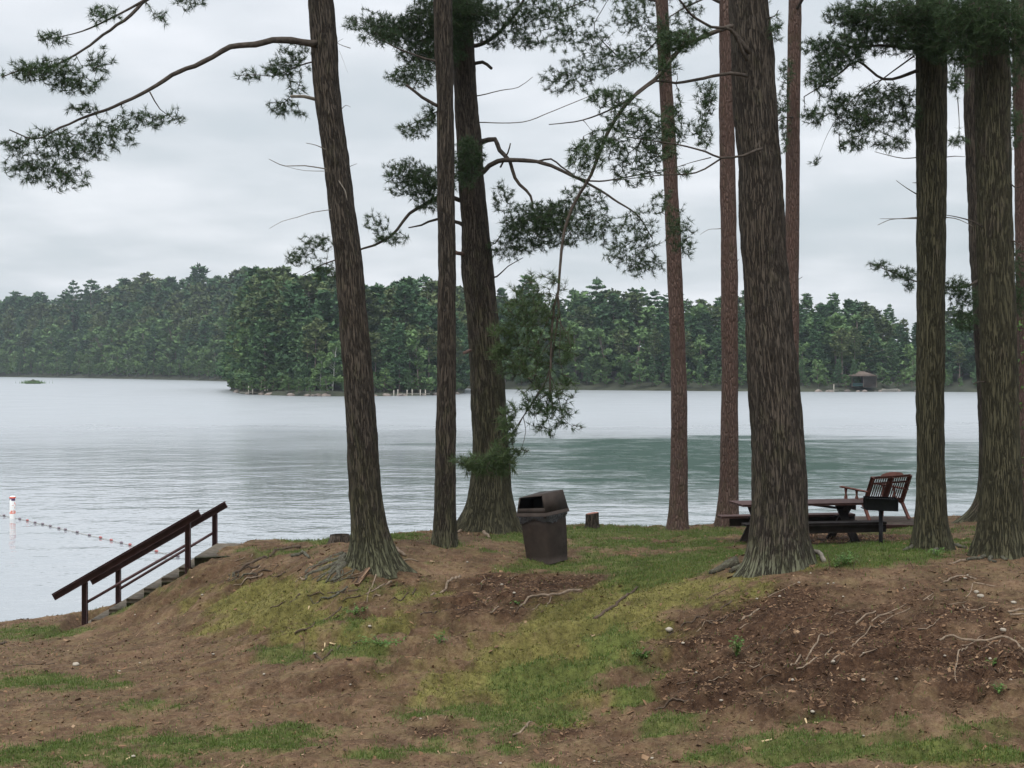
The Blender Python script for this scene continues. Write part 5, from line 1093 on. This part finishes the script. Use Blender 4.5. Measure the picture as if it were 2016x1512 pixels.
for i in range(34):
    a = (rng.uniform(1330, 1990), rng.uniform(1165, 1370)) if i < 28 else (rng.uniform(900, 1120), rng.uniform(1140, 1210)); l_ = rng.uniform(14, 60); an = rng.uniform(.2, .9)
    sticky('exposed_root', [a, (a[0]+l_*.5, a[1]-l_*.5*math.tan(an*.7)+rng.normal(0, 3)), (a[0]+l_, a[1]-l_*an*.8)], .006+.006*rng.random(), .004, M['root' if rng.random() < .55 else 'root_dark'], 'fine thin root showing in the dark bare soil of the bank', 'root', group='fine roots in the dark soil', sides=5)
for i in range(30):
    a = (rng.uniform(590, 790), rng.uniform(1100, 1175)) if i < 20 else (rng.uniform(455, 600), rng.uniform(1090, 1140)); l_ = rng.uniform(16, 60); an = rng.uniform(.2, .8)
    sticky('exposed_root', [a, (a[0]-l_*.5, a[1]+l_*.5*math.tan(an*.7)+rng.normal(0, 4)), (a[0]-l_, a[1]+l_*an*.8)], .010+.012*rng.random(), .006, M[('root', 'root_dark', 'root_lichen', 'root_dark')[i % 4]], 'tangled small root lying bare on the bank below the leaning pine', 'root', group='tangled roots below the leaning pine', sides=6)
M['chip'] = simple('pale_wood_chip', (.5, .38, .22), .8, .2, 9, .2, .2); M['pebble'] = simple('pale_pebble', (.30, .265, .215), .85, .2, 9, .3, .2)
for a, b, lb in ((1930,1175,'larger white stone of the pair on the right soil'), (1922,1168,'smaller white stone of the pair on the right soil'), (1996,1188,'white stone near the right edge below the pair'), (1975,1242,'round pale stone above the long wavy root'), (150,1310,'pale stone beside the dark stick at far left'), (1317,1243,'pinkish pale stone at the left rim of the dark mound'), (148,1226,'')):
    if lb: p = on(a, b); rock('stone', p+[0, 0, .01], .035+.02*rng.random(), a, M['pebble'], lb, 'stone')
for i, (a, b) in enumerate([(266,1212),(275,1306),(235,1322),(398,1172),(312,1229),(1075,1195),(988,1152),(975,1122),(920,1108),(1535,1175),(1573,1148),(1630,1150),(1641,1149),(1596,1130),(1765,1341),(1900,1140),(1905,1133),(1912,1138),(1822,1232),(828,1416),(620,1290),(728,1236),(757,1200),(1012,1168),(1180,1502),(1170,1500),(1600,1404),(1700,1462),(1860,1300),(1700,1345),(1640,1310),(1370,1326),(1345,1268),(262,1494),(985,1505),(1284,1495),(1480,1420),(1700,1300),(1720,1180),(1490,1180),(690,1350),(520,1330),(420,1290),(60,1420),(1780,1160),(1660,1176),(1560,1340),(1950,1300),(1990,1340),(1420,1380)]):
    p = on(a, b); rock('pebble', p+[0, 0, .006], .012+.014*rng.random(), i+50, M['pebble'], 'small pale pebble on the bare soil of the bank', 'pebble', 'pale pebbles scattered on the soil')
for l, lb in (([(635,1282),(640,1272)], 'slanting pale splinter of wood low on the left bank'), ([(648,1268),(668,1267)], 'flat pale wood chip right of the slanting splinter'), ([(607,1203),(609,1198)], 'tiny pale chip below the lichen covered roots'), ([(1500,1462),(1520,1461)], 'pale wood chip on the foreground turf'), ([(248,1497),(262,1492)], 'pale chip near the bottom left of the photo'), ([(1585,1420),(1610,1424)], 'yellowish wood chip at the foot of the dark mound')):
    sticky('wood_chip', l, .012, .008, M['chip'], lb, 'wood chip', sides=5)
# leafy weeds and thin bare seedlings
M['weed'] = leafmat('weed_leaves', (.06, .12, .03), (.12, .22, .05), None, .3)
def weed(px, py, n, h, w_, label, mt='weed'):
    b = on(px, py); e = empty('leafy_weed', b, label, 'plant'); m = MB(); lv = MB()
    for i in range(n):
        a = rng.random()*6.28; r = w_*rng.random()**.5; tip = b+np.array([math.cos(a)*r, math.sin(a)*r, h*(.5+.5*rng.random())]); mid = (b+tip)/2+[0, 0, h*.15]
        m.tube([b, mid, tip], [.003, .0025, .002], 4, cap=False)
        for k in range(5):
            c = b+(tip-b)*(.45+.55*k/4)+rng.normal(0, .012, 3); d = rng.normal(0, 1, 3); d[2] *= .35; d /= np.linalg.norm(d); s = np.cross(d, [0, 0, 1]); s /= np.linalg.norm(s); L = .03+.03*rng.random()
            lv.add([c, c+d*L*.5+s*L*.28, c+d*L, c+d*L*.5-s*L*.28], [[0, 1, 2, 3]])
    m.build('stem', M['weed'], e); lv.build('leaves', M[mt], e)
weed(1665, 1112, 26, .18, .22, 'clump of leafy green weeds right of the thickest pine'); weed(1648, 1116, 8, .14, .1, 'small weed touching the left of the leafy clump'); weed(1845, 1096, 14, .14, .2, 'leafy weeds at the foot of the straight mossy pine')
weed(1450, 1298, 20, .26, .12, 'small green seedling bush on the left of the dark mound'); weed(1955, 1312, 5, .1, .1, 'small weed on the right of the dark mound'); weed(1968, 1370, 8, .14, .1, 'leafy sprig on the lower right slope'); weed(1262, 1300, 12, .12, .14, 'pale leafy sprig at the left rim of the dark mound')
weed(700, 1215, 16, .14, .25, 'low green weeds on the bank under the split log'); weed(865, 1265, 8, .14, .1, 'upright weed on the lower bank left of the mossy patch'); weed(745, 1275, 18, .08, .4, 'spreading low weeds at the foot of the left bank'); weed(1022, 1190, 6, .06, .15, 'tiny weed on the dark soil below the bin')
def sprig(label, lst, r=.004, mt='root_dark'):
    b = on(*lst[0]); pts = [P(a, c, b[1]) for a, c in lst]; pts[0][2] = b[2]-.02; m = MB(); m.tube(curve(pts, .03), np.linspace(r, r*.5, len(curve(pts, .03))), 5); tag(m.build('bare_seedling', M[mt], smooth=True), label, 'seedling')
sprig('thin bare seedling standing at the foot of the left bank', [(597,1296),(599,1270),(596,1245)], .006); sprig('crooked bare seedling beside the leafy weed clump', [(1636,1120),(1632,1106),(1629,1090)], .008)
sprig('leaning bare twig right of the leafy weeds', [(1680,1122),(1682,1108),(1690,1104),(1694,1116)], .006); sprig('slanted bare twig on the soil left of the mossy pine', [(1800,1120),(1790,1105),(1778,1090)], .004); sprig('pale grass stalk beside the slim pine foot', [(877,1094),(884,1080),(889,1065)], .006, 'root'); sprig('short bare twig near the arched dead branch', [(1602,1122),(1596,1114),(1590,1110)], .007)
sprig('thin bare twig on the soil right of the mossy pine foot', [(1826,1108),(1816,1100),(1808,1094)], .003)
# young leafy tree at the right edge
b = np.array([(2008-CX)/F*26, 26., 0]); b[2] = patch_z(b[0], 26)
e = empty('young_tree', b, 'thin young broadleaf tree with small bright leaves at the right edge', 'tree'); m = MB(); m.tube(curve([b, P(2010, 950, 26), P(2004, 800, 26), P(2008, 640, 26)], .1), .012, 6); lv = MB()
for (py, k) in ((645, 26), (700, 20), (760, 30), (800, 22), (840, 26), (900, 20), (960, 16)):
    c0 = P(2004, py, 26)
    for i in range(k):
        c = c0+rng.normal(0, .13, 3); d = rng.normal(0, 1, 3); d /= np.linalg.norm(d); s = np.cross(d, rng.normal(0, 1, 3)); s /= np.linalg.norm(s); L = .07; lv.add([c, c+d*L*.5+s*L*.3, c+d*L, c+d*L*.5-s*L*.3], [[0, 1, 2, 3]])
        if i % 4 == 0: m.tube([P(2007, py+6, 26), c], .004, 3, cap=False)
m.build('stem', M['limb'], e); lv.build('leaves', M['weed'], e)

# ------------------------------------------------------------------ the air over the lake
hm = bpy.data.materials.new('haze'); hm.use_nodes = True; nt = hm.node_tree; nt.nodes.clear(); o_ = nt.nodes.new('ShaderNodeOutputMaterial'); v_ = nt.nodes.new('ShaderNodeVolumePrincipled')
v_.inputs['Color'].default_value = (.80, .90, 1.0, 1); v_.inputs['Density'].default_value = .00017; v_.inputs['Anisotropy'].default_value = .2; nt.links.new(v_.outputs[0], o_.inputs['Volume'])
m = MB(); m.add([(x, y, z) for z in (-3, 60) for y in (-80, 1000) for x in (-420, 420)], [[0, 1, 3, 2], [4, 5, 7, 6], [0, 1, 5, 4], [2, 3, 7, 6], [0, 2, 6, 4], [1, 3, 7, 5]])
tag(m.build('haze', hm), 'thin damp air over the lake', 'haze', kind='stuff')
